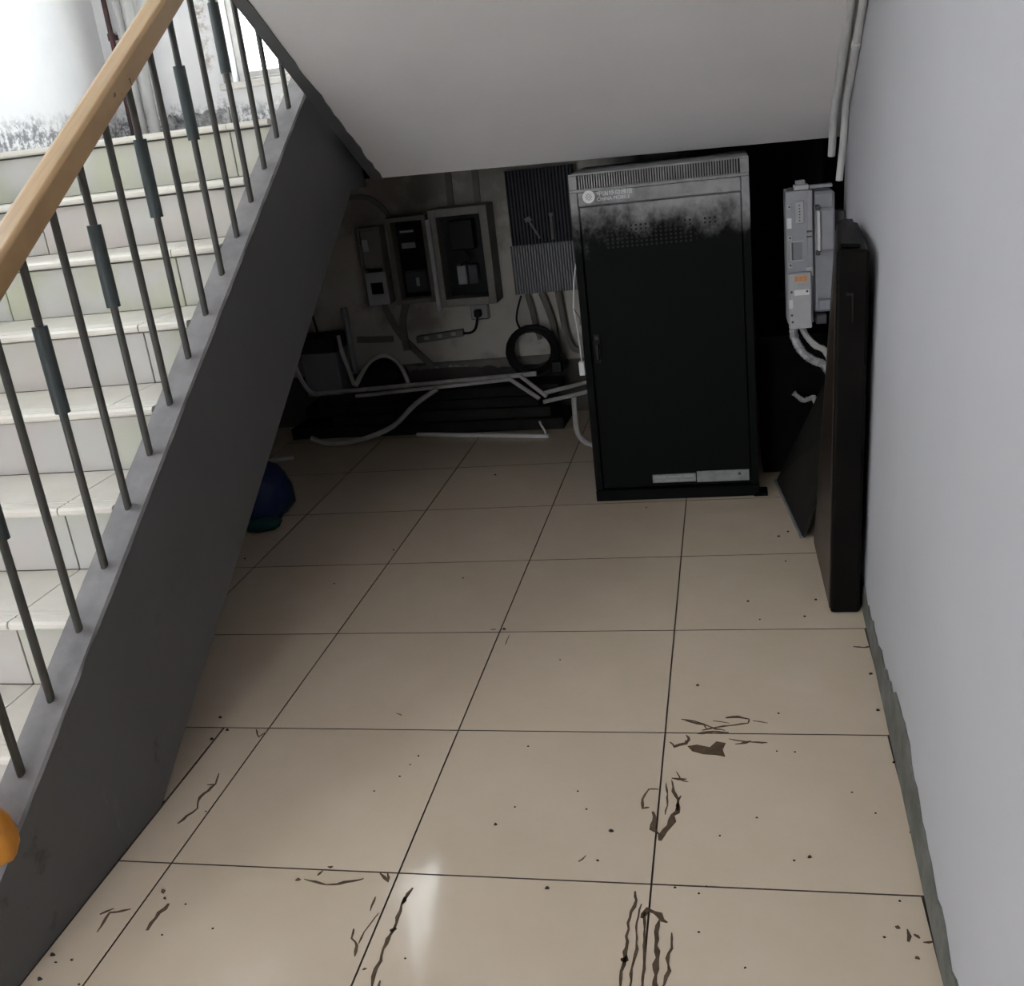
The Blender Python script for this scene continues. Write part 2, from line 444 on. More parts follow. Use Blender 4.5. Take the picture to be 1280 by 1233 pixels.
CRUMBS = [(3.5, 0.293, 0.091), (3.5, 0.07, 0.709), (3.5, -0.09, 0.147), (3.5, 0.489, 0.764), (3.5, 0.484, 0.601), (3.5, 0.517, 0.536), (3.5, 0.491, 0.398), (2, 0.09, -0.114), (2, 0.088, -0.019), (2, 0.288, 0.431), (2, 0.249, 0.433), (2, -0.109, 0.059), (2, 0.26, 0.585), (2, 0.044, -0.006), (2, 0.264, 0.08), (2, 0.126, 0.144), (2, 0.199, 0.202), (2, 0.102, 0.0), (2, 0.168, -0.188), (2, 0.401, -0.103), (2, 0.439, -0.015), (2, 0.487, 0.172), (2, 0.43, 0.227), (2, 0.392, 0.292), (3.5, -0.335, 0.156), (3.5, -0.092, 0.148), (3.5, -0.196, -0.023), (2, -0.108, 0.058), (2, -0.15, 0.214), (2, -0.571, 0.392), (2, -0.581, 0.357), (2, -0.593, 0.312), (2, -0.315, 0.437), (2, -0.299, 0.839), (2, -0.304, 0.214), (2, -0.176, 0.274), (2, -0.422, -0.214), (2, -0.636, 0.256), (4, -1.158, 0.545), (4, -1.11, 0.488), (4, -1.133, 0.447), (4, -1.106, -0.258), (4, -1.094, -0.315), (2, -0.907, -0.113), (2, -1.088, -0.275), (2, -1.007, 0.168), (2, -0.819, -0.171), (2, -0.913, -0.194), (2, -1.009, -0.32), (2, -1.06, -0.267), (3.5, -0.804, 2.381), (3.5, -1.571, 1.576), (2.5, -1.139, 1.349), (2.5, -0.699, 1.371), (3.5, 0.344, 1.677), (3.5, 0.311, 1.639), (2.5, 0.323, 1.442), (3, 0.392, 1.174), (3, 0.354, 1.072), (3, 0.203, 1.171), (2.5, 0.233, 1.057), (4, -0.49, 1.016), (3, -1.015, 1.618), (2.5, -0.142, 1.942)]

# ------------------------------------------------------------------ constants of the place
XS0, XS1 = -1.125, -1.205         # stair stringer: face towards the nook, face towards the steps
XL = -2.7                         # far side wall of the stair
YB = 3.30                         # outer wall
RUN, RISE, Y0 = 0.25, 1.471 / 9, 1.67
ZL = 1.471                        # landing
def xr(y, z=0.0): return 0.488 + 0.025 * y + 0.03 * z     # right wall, leaning out a little
def z_str(y): return 0.402 + 0.632 * (y - 0.005)    # top of stringer
def z_bot(y): return 0.009 + 0.632 * (y - 0.18)     # bottom of stringer
def z_sof(y): return 1.235 + 0.57 * (2.25 - y)      # soffit of the upper flight
YE, ZTOP, YBK = 2.25, 4.4, -3.4
VY0, VY1, VZ0, VZ1 = -0.35, 1.15, 2.1, 3.3   # unseen window added in the left wall to light the steps
DX0, DX1 = -1.9, -0.8               # unseen entrance opened behind the viewer to add light

# ------------------------------------------------------------------ floor
floor = tag(MB().box(XL - 0.1, 0.75, YBK, YB + 0.2, -0.12, -0.0045).build('floor', 'grout'), 'cream polished tile floor with dark joints', 'floor', kind='structure')
G = 0.0019
def tile_mesh(w, d):
    mb = MB().box(G, w - G, G, d - G, -0.010, 0.0)
    me = mb.mesh('tile')
    me.materials.append(M['tile']); me.materials.append(M['grout'])
    for p in me.polygons:
        p.material_index = 0 if p.normal.z > 0.5 else 1
    return me
TM = {}
def put_tile(x0, x1, y0, y1):
    k = (round(x1 - x0, 3), round(y1 - y0, 3))
    if k not in TM:
        TM[k] = tile_mesh(*k)
    o = inst(TM[k], 'tile', floor, (x0, y0, 0))
    return o
rows = [-3.4] + [-3.0 + 0.5 * i for i in range(13)] + [YB]
for i in range(len(rows) - 1):
    y0, y1 = rows[i], rows[i + 1]
    if y1 - y0 < 0.02: continue
    put_tile(0, round(xr(y0) + 0.004, 3), y0, y1)
    put_tile(-0.5, 0, y0, y1); put_tile(-1.0, -0.5, y0, y1)
    if y0 >= 0.49 or y1 < -0.6:
        put_tile(-1.5, -1.0, y0, y1); put_tile(-2.0, -1.5, y0, y1); put_tile(-2.5, -2.0, y0, y1); put_tile(XL, -2.5, y0, y1)
    else:
        put_tile(-1.124, -1.0, y0, y1)
        if y0 == 0.0:
            put_tile(-1.5, -1.126, y0 + 0.2, y1); put_tile(-2.0, -1.5, y0 + 0.2, y1); put_tile(-2.5, -2.0, y0 + 0.2, y1)

# dried adhesive traces left on the tiles
def ribbon(mb, pts, w, z=0.0009):
    P = []
    for (x, y) in pts: P.append(Vector((x, y, 0)))
    Q = [P[0]]
    for a, b in zip(P, P[1:]):
        k = max(2, int((b - a).length / 0.012))
        for j in range(1, k + 1):
            q = a.lerp(b, j / k)
            Q.append(q + Vector((random.uniform(-1, 1), random.uniform(-1, 1), 0)) * w * 0.25)
    n = len(Q); v = []; f = []
    for i, q in enumerate(Q):
        t = (Q[min(i + 1, n - 1)] - Q[max(i - 1, 0)])
        t = t.normalized() if t.length else Vector((1, 0, 0))
        s = Vector((-t.y, t.x, 0))
        ww = w * 0.5 * random.uniform(0.45, 1.25) * (0.35 if i in (0, n - 1) else 1)
        for sg in (1, -1):
            for zz in (0.0, z):
                p = q + s * sg * ww
                v.append((p.x, p.y, zz))
    for i in range(n - 1):
        a, b = i * 4, i * 4 + 4
        f += [(a + 1, b + 1, b + 3, a + 3), (a, b, b + 1, a + 1), (a + 2, a + 3, b + 3, b + 2)]
    mb.add(v, f)
for w, pts in STAINS:
    mb = MB(); ribbon(mb, pts, w * 0.0016)
    mb.build('glue_trace', 'stain', floor)
MB().prism(BLOB, 2, 0.0, 0.001).build('glue_trace', 'stain', floor)
mb = MB()
for r, x, y in CRUMBS:
    r = r * 0.001
    n = 7
    ring = [(x + r * 1.5 * random.uniform(0.6, 1.2) * math.cos(6.283 * k / n), y + r * random.uniform(0.6, 1.2) * math.sin(6.283 * k / n)) for k in range(n)]
    v = [(a, b, 0.0) for a, b in ring] + [(x + (a - x) * 0.5, y + (b - y) * 0.5, r * 1.1) for a, b in ring]
    mb.add(v, [tuple(range(n, 2 * n))] + [(k, (k + 1) % n, n + (k + 1) % n, n + k) for k in range(n)])
tag(mb.build('dirt_crumbs', 'crumb'), 'tiny dark dirt crumbs scattered over the cream floor tiles', 'dirt', kind='stuff')

# ------------------------------------------------------------------ walls
YC = 2.14
w = MB().hexa([(xr(YBK), YBK, 0), (xr(YBK) + 0.2, YBK, 0), (xr(YC) + 0.2, YC, 0), (xr(YC), YC, 0),
               (xr(YBK, ZTOP), YBK, ZTOP), (xr(YBK) + 0.4, YBK, ZTOP), (xr(YC) + 0.4, YC, ZTOP), (xr(YC, ZTOP), YC, ZTOP)]).build('wall_right', 'wall_paint')
tag(w, 'smooth pale grey painted wall along the right side', 'wall', kind='structure')
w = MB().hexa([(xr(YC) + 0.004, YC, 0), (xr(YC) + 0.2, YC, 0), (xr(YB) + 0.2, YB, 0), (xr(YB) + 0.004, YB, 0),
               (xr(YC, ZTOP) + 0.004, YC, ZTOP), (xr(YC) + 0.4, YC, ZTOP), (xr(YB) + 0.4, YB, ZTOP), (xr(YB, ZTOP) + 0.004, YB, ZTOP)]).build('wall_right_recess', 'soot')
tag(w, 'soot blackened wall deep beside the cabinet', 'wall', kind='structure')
w = (MB().box(XL - 0.2, XL, VY1, YB, 0, ZTOP).box(XL - 0.2, XL, VY0, VY1, 0, VZ0).box(XL - 0.2, XL, VY0, VY1, VZ1, ZTOP).box(XL - 0.2, XL, YBK, VY0, 0, ZTOP)).build('wall_left', 'whitewash')
tag(w, 'bright whitewashed wall with scuffed base behind the stair landing', 'wall', kind='structure')
# outer wall: low part in the nook, upper part with the landing window
w = MB().box(XL - 0.2, 0.95, YB, YB + 0.24, 0, 1.30).build('wall_back_lower', 'soot_wall')
tag(w, 'dim stained plaster wall under the landing, blackened on the right', 'wall', kind='structure')
WX0, WX1, WZ0, WZ1 = -2.06, -0.3, 1.70, 3.9
w = (MB().box(XL - 0.2, 0.95, YB, YB + 0.24, 1.30, WZ0).box(XL - 0.2, WX0, YB, YB + 0.24, WZ0, WZ1)
     .box(WX1, 0.95, YB, YB + 0.24, WZ0, WZ1).box(XL - 0.2, 0.95, YB, YB + 0.24, WZ1, ZTOP)).build('wall_back', 'whitewash')
tag(w, 'peeling whitewashed outer wall with window above the landing', 'wall', kind='structure')
w = MB().box(XL - 0.2, 0.95, YBK, YB + 0.24, ZTOP, ZTOP + 0.15).build('ceiling', 'soffit')
tag(w, 'white ceiling high over the stairwell', 'ceiling', kind='structure')
w = (MB().box(XL - 0.2, DX0, YBK - 0.2, YBK, 0, ZTOP).box(DX1, 0.75, YBK - 0.2, YBK, 0, ZTOP).box(DX0, DX1, YBK - 0.2, YBK, 2.15, ZTOP)).build('wall_front', 'wall_paint')
tag(w, 'pale painted entrance wall behind the viewer with an open doorway', 'wall', kind='structure')
w = MB().box(XL, xr(-3.3, 2.7), YBK, -0.45, 2.75, 2.92).build('ceiling_lobby', 'soffit')
tag(w, 'white lobby ceiling behind the viewer', 'ceiling', kind='structure')

# landing window
win = thing('window_1', (-1.3, YB, WZ0), 'bright daylight window above the landing, glimpsed through the railing', 'window', kind='structure')
fr = MB()
fy0, fy1 = YB + 0.06, YB + 0.12
fr.box(WX0, WX0 + 0.03, fy0, fy1, WZ0, WZ1).box(WX1 - 0.05, WX1, fy0, fy1, WZ0, WZ1).box(WX0 + 0.03, WX1 - 0.05, fy0, fy1, WZ0, WZ0 + 0.02).box(WX0 + 0.05, WX1 - 0.05, fy0, fy1, WZ1 - 0.05, WZ1)
fr.build('window_frame', 'frame_white', win, bev=0.004)
nW = 3
wW = (WX1 - WX0 - 0.08) / nW
for i in range(nW):
    a = WX0 + 0.03 + i * wW; b = a + wW
    s = (MB().box(a, a + 0.022, fy0 + 0.01, fy1 - 0.01, WZ0 + 0.02, WZ1 - 0.05).box(b - 0.022, b, fy0 + 0.01, fy1 - 0.01, WZ0 + 0.02, WZ1 - 0.05)
         .box(a + 0.022, b - 0.022, fy0 + 0.01, fy1 - 0.01, WZ0 + 0.02, WZ0 + 0.045).box(a + 0.022, b - 0.022, fy0 + 0.01, fy1 - 0.01, WZ1 - 0.09, WZ1 - 0.05)
         .box(a + 0.022, b - 0.022, fy0 + 0.01, fy1 - 0.01, 2.62, 2.66)).build('sash', 'frame_white', win, bev=0.003)
    MB().box(a + 0.018, b - 0.018, fy0 + 0.028, fy0 + 0.032, WZ0 + 0.042, 2.625).build('pane', 'glass', s)
    MB().box(a + 0.018, b - 0.018, fy0 + 0.028, fy0 + 0.032, 2.655, WZ1 - 0.085).build('pane', 'glass', s)
MB().box(WX0 - 0.06, WX1 + 0.06, YB - 0.04, fy0, WZ0 - 0.03, WZ0).build('window_sill', 'frame_white', win, bev=0.004)
MB().box(WX0 - 0.045, WX0 - 0.001, YB - 0.018, YB, WZ0, WZ1).build('architrave', 'old_frame', win, bev=0.003)

win2 = thing('window_2', (XL - 0.1, 0.4, VZ0), 'stair window in the left wall above the lower flight', 'window', kind='structure')
f2 = MB()
fx0, fx1 = XL - 0.13, XL - 0.07
f2.box(fx0, fx1, VY0, VY0 + 0.05, VZ0, VZ1).box(fx0, fx1, VY1 - 0.05, VY1, VZ0, VZ1).box(fx0, fx1, VY0 + 0.05, VY1 - 0.05, VZ0, VZ0 + 0.05).box(fx0, fx1, VY0 + 0.05, VY1 - 0.05, VZ1 - 0.05, VZ1).box(fx0, fx1, 0.38, 0.42, VZ0 + 0.05, VZ1 - 0.05)
f2.build('window_frame', 'frame_white', win2, bev=0.004)
MB().box(XL - 0.102, XL - 0.098, VY0 + 0.04, 0.385, VZ0 + 0.04, VZ1 - 0.04).build('pane', 'glass', win2)
MB().box(XL - 0.102, XL - 0.098, 0.415, VY1 - 0.04, VZ0 + 0.04, VZ1 - 0.04).build('pane', 'glass', win2)

# rough dark skirting left of the window
v = []; f = []
N = 26
for i in range(N + 1):
    x = -2.45 + 0.34 * i / N
    z = 1.585 + random.uniform(-0.014, 0.014)
    v += [(x, YB - 0.014, ZL), (x, YB - 0.012, z), (x, YB, z + 0.006), (x, YB, ZL)]
for i in range(N):
    a, c2 = 4 * i, 4 * i + 4
    for k2 in range(4):
        f.append((a + k2, a + (k2 + 1) % 4, c2 + (k2 + 1) % 4, c2 + k2))
f += [(0, 1, 2, 3), (4 * N, 4 * N + 1, 4 * N + 2, 4 * N + 3)]
tag(MB().add(v, f).build('trim_2', 'rough_skirt'), 'rough stained grey skirting on the landing between drain pipes and window', 'skirting', kind='structure')

# drain pipes in the corner of the landing
def riser_pipe(x, y, r, m, label, clamps=True, z1=ZTOP):
    t = thing('drain_pipe', (x, y, ZL), label, 'pipe', 'vertical pipes in the landing corner')
    MB().tube([(x, y, ZL), (x, y, z1)], r, 14).build('pipe', m, t, smooth=True)
    if clamps:
        for z in (1.95, 2.9):
            c = MB().lathe([(r + 0.006, 0), (r + 0.006, 0.03)], (x, y, z), 16)
            c.box(x - 0.008, x + 0.008, y, YB, z + 0.004, z + 0.026)
            c.build('clamp', m, t)
riser_pipe(-2.475, 3.225, 0.026, 'pvc', 'thick white drain pipe in the landing corner, nearest the window')
riser_pipe(-2.545, 3.25, 0.017, 'pvc', 'slim white pipe in the landing corner between dark pipe and thick drain')
riser_pipe(-2.61, 3.255, 0.012, 'rust_pipe', 'thin dark rusty pipe in the landing corner beside the left wall')

# baseboard strip along the right wall (hand painted, ragged)
mb = MB()
ys = [-3.2 + 0.035 * i for i in range(int((YC + 3.2) / 0.035) + 1)]
hz = [0.068 + 0.012 * math.sin(3.1 * y + 0.5) + 0.05 * math.exp(-((y - 0.33) / 0.28) ** 2) + random.uniform(-0.012, 0.012) for y in ys]
v = []; f = []
for y, h in zip(ys, hz):
    x = xr(y)
    v += [(x - 0.006, y, 0), (x - 0.004 + 0.03 * h, y, h), (x + 0.012, y, h + 0.002), (x + 0.012, y, 0)]
for i in range(len(ys) - 1):
    a, b = 4 * i, 4 * i + 4
    f += [(a, b, b + 1, a + 1), (a + 1, b + 1, b + 2, a + 2), (a + 2, b + 2, b + 3, a + 3), (a + 3, b + 3, b, a)]
mb.add(v, f)
tag(mb.build('baseboard_right', 'base_paint'), 'grimy grey green painted baseboard along the right wall', 'baseboard', kind='structure')

# ------------------------------------------------------------------ lower stair flight and landing
st = thing('staircase', (-1.9, 0.6, 0), 'tiled stair flight rising left of the railing, with dark grey stringer', 'staircase', kind='structure')
YF = -0.43
def stringer_poly():
    yt = 2.24
    pts = [(YF, 0.0), (0.18, 0.0)]
    pts += [((1.21 - 0.009) / 0.632 + 0.18, 1.21), (yt, 1.21), (yt, ZL), (1.70, ZL + 0.0), (1.70, z_str(1.70)), (YF, z_str(YF))]
    return pts
# body with slightly wavy plaster top edge
sp = stringer_poly()
top = []
n = 60
for i in range(n + 1):
    y = 1.93 + (YF - 1.93) * i / n
    top.append((y, z_str(y) - 0.004 + random.uniform(-0.0015, 0.0015)))
poly = [(YF, 0.0), (0.18, 0.0), ((1.21 - 0.009) / 0.632 + 0.18, 1.21), (2.239, 1.21), (2.239, ZL + 0.13), (1.95, ZL + 0.14)] + top
MB().prism(poly, 0, XS0, XS1 + 0.0).build('stringer', 'grey_paint', st)
# stringer cap in the same grey paint, lightened as if lit from above
v = []; f = []
yy = [YF - 0.002 + (1.93 - YF) * i / 70 for i in range(71)]
for y in yy:
    z = z_str(y)
    e = random.uniform(-0.0015, 0.0015)
    v += [(XS0 + 0.0015 + e, y, z - 0.006), (XS0 - 0.003, y, z + 0.001), (XS1 + 0.003, y, z + 0.001), (XS1 - 0.001, y, z - 0.006)]
for i in range(70):
    a, b = 4 * i, 4 * i + 4
    f += [(a, a + 1, b + 1, b), (a + 1, a + 2, b + 2, b + 1), (a + 2, a + 3, b + 3, b + 2), (a + 3, a, b, b + 3)]
f += [(0, 1, 2, 3), (280, 281, 282, 283)]
MB().add(v, f).build('stringer_cap', 'grey_top', st)
# concrete waist slab with steps
prof = [(YF + 0.1, 0.0), (0.30, 0.0), (2.2, z_bot(2.2) + 0.03), (2.2, ZL - 0.02)]
for k in range(0, 9):
    y = Y0 - RUN * k
    z = ZL - RISE * k - 0.02
    prof += [(y + 0.012, z), (y + 0.012, z - RISE + (0.0 if k < 8 else 0.02))]
prof[-1] = (prof[-1][0], 0.0)
prof = [prof[0]] + prof[1:]
prof = [p for i, p in enumerate(prof) if i != 0]
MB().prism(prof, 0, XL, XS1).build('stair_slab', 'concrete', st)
XJ = [XS1 - 0.001, -1.35, -1.925, -2.43, XL + 0.001]
for k in range(0, 9):
    y = Y0 - RUN * k
    zt = ZL - RISE * k
    for a, b in zip(XJ, XJ[1:]):
        g = 0.0018
        # riser tile
        MB().box(b + g, a - g, y, y + 0.0115, zt - RISE + 0.001, zt - 0.0255).build('riser_tile', 'riser', st, bev=0.001)  # stops short so the darkened slab draws the shadow line under the nosing
        # tread tile with grooved nosing
        if k == 0:
            yb = y + 0.6
        else:
            yb = y + RUN - 0.001
        pr = [(yb, zt - 0.0195), (y - 0.018, zt - 0.0195), (y - 0.022, zt - 0.014), (y - 0.022, zt - 0.006), (y - 0.017, zt)]
        for q in range(3):
            gy = y + 0.002 + q * 0.016
            pr += [(gy, zt), (gy + 0.002, zt - 0.0025), (gy + 0.005, zt - 0.0025), (gy + 0.007, zt)]
        pr += [(yb, zt)]
        MB().prism(pr, 0, b + g, a - g).build('tread_tile', 'tread', st)
ld = thing('landing', (-1.0, 2.6, 1.2), 'concrete half landing slab and dark grey edge beam between flights', 'landing', kind='structure')
MB().box(XL, xr(2.3, 1.2), Y0 + 0.6, YB, 1.34, ZL - 0.021).build('slab', 'concrete', ld)
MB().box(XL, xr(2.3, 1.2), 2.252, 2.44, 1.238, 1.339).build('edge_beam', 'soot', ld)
MB().box(XL, XS1 - 0.002, 1.0 * (Y0 + 0.602), YB, ZL - 0.0205, ZL).build('floor_finish', 'tread', ld)
MB().box(XS1, xr(2.3, 1.2), Y0 + 0.602, YB, ZL - 0.0205, ZL).build('floor_finish', 'tread', ld)

# ------------------------------------------------------------------ upper stair flight seen from below
uf = thing('upper_staircase', (-0.3, 1.0, 1.2), 'upper stair flight whose smooth white soffit slopes overhead', 'staircase', kind='structure')
XU = -1.06
def rzr(y): return z_sof(y) - 0.033
YT = -0.75
v = [(XU, YE, z_sof(YE)), (xr(YE, 1.2), YE, rzr(YE)), (xr(YT, 2.9), YT, rzr(YT)), (XU, YT, z_sof(YT)),
     (XU, YE, z_sof(YE) + 0.012), (xr(YE, 1.2), YE, rzr(YE) + 0.045), (xr(YT, 2.9), YT, rzr(YT) + 0.045), (XU, YT, z_sof(YT) + 0.012)]
MB().hexa(v).build('soffit', 'soffit', uf)
prof = [(YE, z_sof(YE) + 0.0125), (YE, ZL)]
y = 2.0
z = ZL
prof.append((y, z))
rise2 = 0.57 * 0.26
while y > YT + 0.3:
    z += rise2; prof.append((y, z)); y -= 0.26; prof.append((y, z))
prof += [(YT, z), (YT, z_sof(YT) + 0.0125)]
MB().prism(prof, 0, -1.098, xr(0, 1.3)).build('stair_slab', 'concrete', uf)
# grey painted edge strip with a ragged paint line
v = []; f = []
N = 90
for i in range(N + 1):
    y = YE - 0.002 + (YT - YE) * i / N
    z = z_sof(y)
    e = random.uniform(-0.004, 0.004) * (1.3 if y > 1.6 else 0.35)
    v += [(-1.101, y, z + 0.012), (-1.099, y, z - 0.004), (XU + 0.004 + e, y, z - 0.005), (XU + 0.004 + e, y, z + 0.012)]
for i in range(N):
    a, b = 4 * i, 4 * i + 4
    f += [(a, a + 1, b + 1, b), (a + 1, a + 2, b + 2, b + 1), (a + 2, a + 3, b + 3, b + 2), (a + 3, a, b, b + 3)]
f += [(0, 1, 2, 3), (4 * N, 4 * N + 1, 4 * N + 2, 4 * N + 3)]
MB().add(v, f).build('edge_strip', 'grey_paint', uf)

# ------------------------------------------------------------------ railing
rl = thing('stair_railing', (-1.165, 0.8, 0.4), 'stair railing of dark iron balusters under a varnished wooden handrail', 'railing')
XB = -1.165
def z_rail(y): return 1.163 + 0.605 * (y - 0.135)
c = []
yr0, yr1 = -0.26, 2.0
r0, r1 = 0.0, 0.0
prof_r = []
sec = [(-1.135, 0.0), (-1.135, 0.052), (-1.142, 0.060), (-1.180, 0.060), (-1.192, 0.056), (-1.200, 0.046), (-1.202, 0.0)]
va = [(x, yr0, z_rail(yr0) + h) for x, h in sec]; vb = [(x, yr1, z_rail(yr1) + h) for x, h in sec]
k = len(sec)
MB().add(va + vb, [tuple(range(k)), tuple(range(k, 2 * k))[::-1]] + [(i, (i + 1) % k, k + (i + 1) % k, k + i) for i in range(k)]).build('handrail', 'rail_wood', rl, bev=0.003, seg=2)
for i in range(0, 15):
    y = -0.137 + i * 0.1338 + (0.004 if i == 0 else 0)
    zb, zt = z_str(y) - 0.004, z_rail(y) + 0.004
    o = MB().tube([(XB, y, zb), (XB, y, zt)], 0.0085, 10).build('baluster', 'iron', rl, smooth=True)
    if i % 2 == 1:
        s0 = zb + 0.352
        MB().tube([(XB, y, s0), (XB, y, s0 + 0.18)], 0.0155, 12).build('sleeve', 'sleeve', o, smooth=True)
MB().lathe([(0.036, 0), (0.05, 0.03), (0.052, 0.05), (0.045, 0.085), (0.03, 0.11), (0.03, 0.62), (0.036, 0.66), (0.036, 0.78)], (XB, -0.255, z_str(-0.255) - 0.03), 20).build('newel_post', 'orange', rl, smooth=True)

# ------------------------------------------------------------------ conduits along soffit and right wall
def conduit(path, r, m, label, clips=()):
    t = thing('conduit', path[0], label, 'conduit', 'conduits running down the right wall')
    MB().tube(path, r, 12).build('pipe', m, t, smooth=True)
    for p in clips:
        x, y, z = p
        d = Vector((0, -1, 0.57)).normalized() * 0.011
        p0, p1 = Vector(p) - d, Vector(p) + d
        MB().tube([p0, p1], r + 0.0025, 12).box(x, xr(y, z) - 0.0005, y - 0.009, y + 0.009, z - 0.006, z + 0.006).build('clip', 'white_plastic', t)
    return t
def cpath(dx, dz, ys_):
    return [(xr(y, z_sof(y)) - dx, y, z_sof(y) - 0.033 - dz) for y in ys_]
conduit(cpath(0.043, 0.016, (-0.5, 0.5, 1.2, 1.8, 2.1)) + [(xr(2.12, 1.13) - 0.043, 2.13, 1.15)], 0.0125, 'pvc', 'slim white conduit tucked under the soffit in the right corner')
conduit(cpath(0.0145, 0.035, (-0.5, 0.5, 1.2, 1.8, 2.0)) + [(xr(2.05, 1.19) - 0.0145, 2.05, 1.19), (xr(2.07, 1.07) - 0.022, 2.07, 1.075)], 0.0115, 'pvc', 'white conduit clipped to the right wall, running down to the grey drive', clips=[cpath(0.0145, 0.035, (1.72,))[0]])

# ------------------------------------------------------------------ equipment cabinet
CX0, CX1, CY, CZ = -0.333, 0.263, 2.025, 1.185
cb = thing('equipment_cabinet', (-0.035, 2.2, 0), 'tall sooty black steel equipment cabinet standing under the landing', 'cabinet')
b = MB()
b.box(CX0, CX1, CY + 0.028, 2.46, 0.03, CZ)
b.build('body', 'cab', cb, bev=0.004)
fr = MB()
fr.box(CX0, CX0 + 0.026, CY, CY + 0.0275, 0.045, CZ - 0.062).box(CX1 - 0.026, CX1, CY, CY + 0.0275, 0.045, CZ - 0.062)
fr.box(CX0, CX1, CY, CY + 0.0275, CZ - 0.0615, CZ - 0.052).box(CX0, CX1, CY, CY + 0.0275, CZ - 0.006, CZ)
fr.box(CX0, CX0 + 0.028, CY, CY + 0.0275, CZ - 0.0515, CZ - 0.0065).box(CX1 - 0.028, CX1, CY, CY + 0.0275, CZ - 0.0515, CZ - 0.0065)
fr.build('front_frame', 'cab', cb, bev=0.0015)
# louvred vent band across the top
fins = MB()
nf = 62
xa, xb_ = CX0 + 0.032, CX1 - 0.032
for i in range(nf):
    x = xa + (xb_ - xa) * (i + 0.5) / nf
    fins.box(x - 0.0021, x + 0.0021, CY + 0.003, CY + 0.024, CZ - 0.0515, CZ - 0.0065)
fins.build('vent_fins', 'cab', cb)['kind'] = 'stuff'
MB().box(CX0 + 0.029, CX1 - 0.029, CY + 0.0245, CY + 0.0275, CZ - 0.0515, CZ - 0.0065).build('vent_back', 'cab_black', cb)
hd = MB().box(CX0 + 0.028, CX1 - 0.028, CY + 0.004, CY + 0.0275, CZ - 0.107, CZ - 0.063).build('header_panel', 'cab', cb, bev=0.0015)
# emblem and lettering
ex, ez = -0.268, CZ - 0.073
def disc(mb, cx, cz, r, y0, y1, n=28):
    mb.prism([(cx + r * math.cos(6.28318 * i / n), cz + r * math.sin(6.28318 * i / n)) for i in range(n)], 1, y0, y1)
    return mb
ez = CZ - 0.078
em = disc(MB(), ex, ez, 0.021, CY - 0.001, CY + 0.004).build('emblem', 'print', hd)
ln = MB()
for sgn in (-1, 1):
    for d in (-0.007, 0.0, 0.007):
        a = Vector((ex - 0.012 + (d * 0.4), CY - 0.0016, ez + sgn * d - sgn * 0.0)); bq = Vector((ex + 0.012 + (d * 0.4), CY - 0.0016, ez + sgn * d))
        R_ = Matrix.Rotation(math.radians(45 * sgn), 3, 'Y')
        cc = Vector((ex, CY - 0.0016, ez))
        L = 0.028 if d == 0 else 0.02
        p = [cc + R_ @ Vector((x_, y_, z_ + d)) for x_, y_, z_ in ((-L / 2, -0.0002, -0.0011), (L / 2, -0.0002, -0.0011), (L / 2, 0.0005, -0.0011), (-L / 2, 0.0005, -0.0011), (-L / 2, -0.0002, 0.0011), (L / 2, -0.0002, 0.0011), (L / 2, 0.0005, 0.0011), (-L / 2, 0.0005, 0.0011))]
        ln.hexa(p)
ln.build('emblem_lines', 'print_grey', hd)
text_mesh('lettering', '中国移动通信', 0.0205, 'print', hd, (-0.2415, CY + 0.0035, ez + 0.0005))
text_mesh('lettering', 'CHINA MOBILE', 0.0165, 'print', hd, (-0.2415, CY + 0.0035, ez - 0.0165))
# door
DX0, DX1, DZ0, DZ1 = CX0 + 0.031, CX1 - 0.029, 0.052, CZ - 0.112
dr = MB().box(DX0, DX1, CY + 0.002, CY + 0.0275, DZ0, DZ1).build('door', 'cab', cb, bev=0.002)
ph = MB()
for j in range(6):
    for i in range(26):
        x = -0.215 + i * 0.0165; z = 1.0 - j * 0.0135
        if x < 0.07 or (0.10 < x < 0.16 and j < 2):
            ph.prism([(x + 0.0045 * math.cos(1.0472 * q), z + 0.0045 * math.sin(1.0472 * q)) for q in range(6)], 1, CY + 0.0014, CY + 0.0022)
ph.build('perforation', 'cab_black', dr)['kind'] = 'stuff'
# swing handle lock
MB().box(-0.295, -0.268, CY - 0.006, CY + 0.002, 0.53, 0.64).build('handle_plate', 'black_board', dr, bev=0.003)
MB().box(-0.289, -0.274, CY - 0.018, CY - 0.006, 0.545, 0.605).build('handle', 'rubber', dr, bev=0.004)
disc(MB(), -0.2815, 0.622, 0.007, CY - 0.010, CY - 0.006, 14).build('lock_cylinder', 'sheet_dark', dr)
# low metal plates
MB().box(-0.119, 0.038, CY - 0.004, CY + 0.002, 0.066, 0.098).build('rating_plate', 'zinc', dr, bev=0.001)
rp = MB()
for x0, x1, z0, z1 in ((-0.112, -0.07, 0.083, 0.093), (-0.064, -0.012, 0.085, 0.092), (-0.004, 0.03, 0.083, 0.094), (-0.112, -0.085, 0.071, 0.078), (-0.07, -0.03, 0.07, 0.077), (-0.02, 0.028, 0.07, 0.076)):
    rp.box(x0, x1, CY - 0.0046, CY - 0.004, z0, z1)
rp.build('plate_marks', 'print_grey', dr)
MB().box(0.042, 0.229, CY - 0.0035, CY + 0.002, 0.062, 0.104).build('kick_plate', 'zinc', dr, bev=0.0015)
disc(MB(), 0.195, 0.09, 0.006, CY - 0.006, CY - 0.0035, 12).build('screw', 'drive_dark', dr)
pl_ = MB().box(CX0 - 0.001, CX1 + 0.001, CY - 0.002, 2.44, 0.0, 0.042).build('plinth', 'cab', cb, bev=0.003)
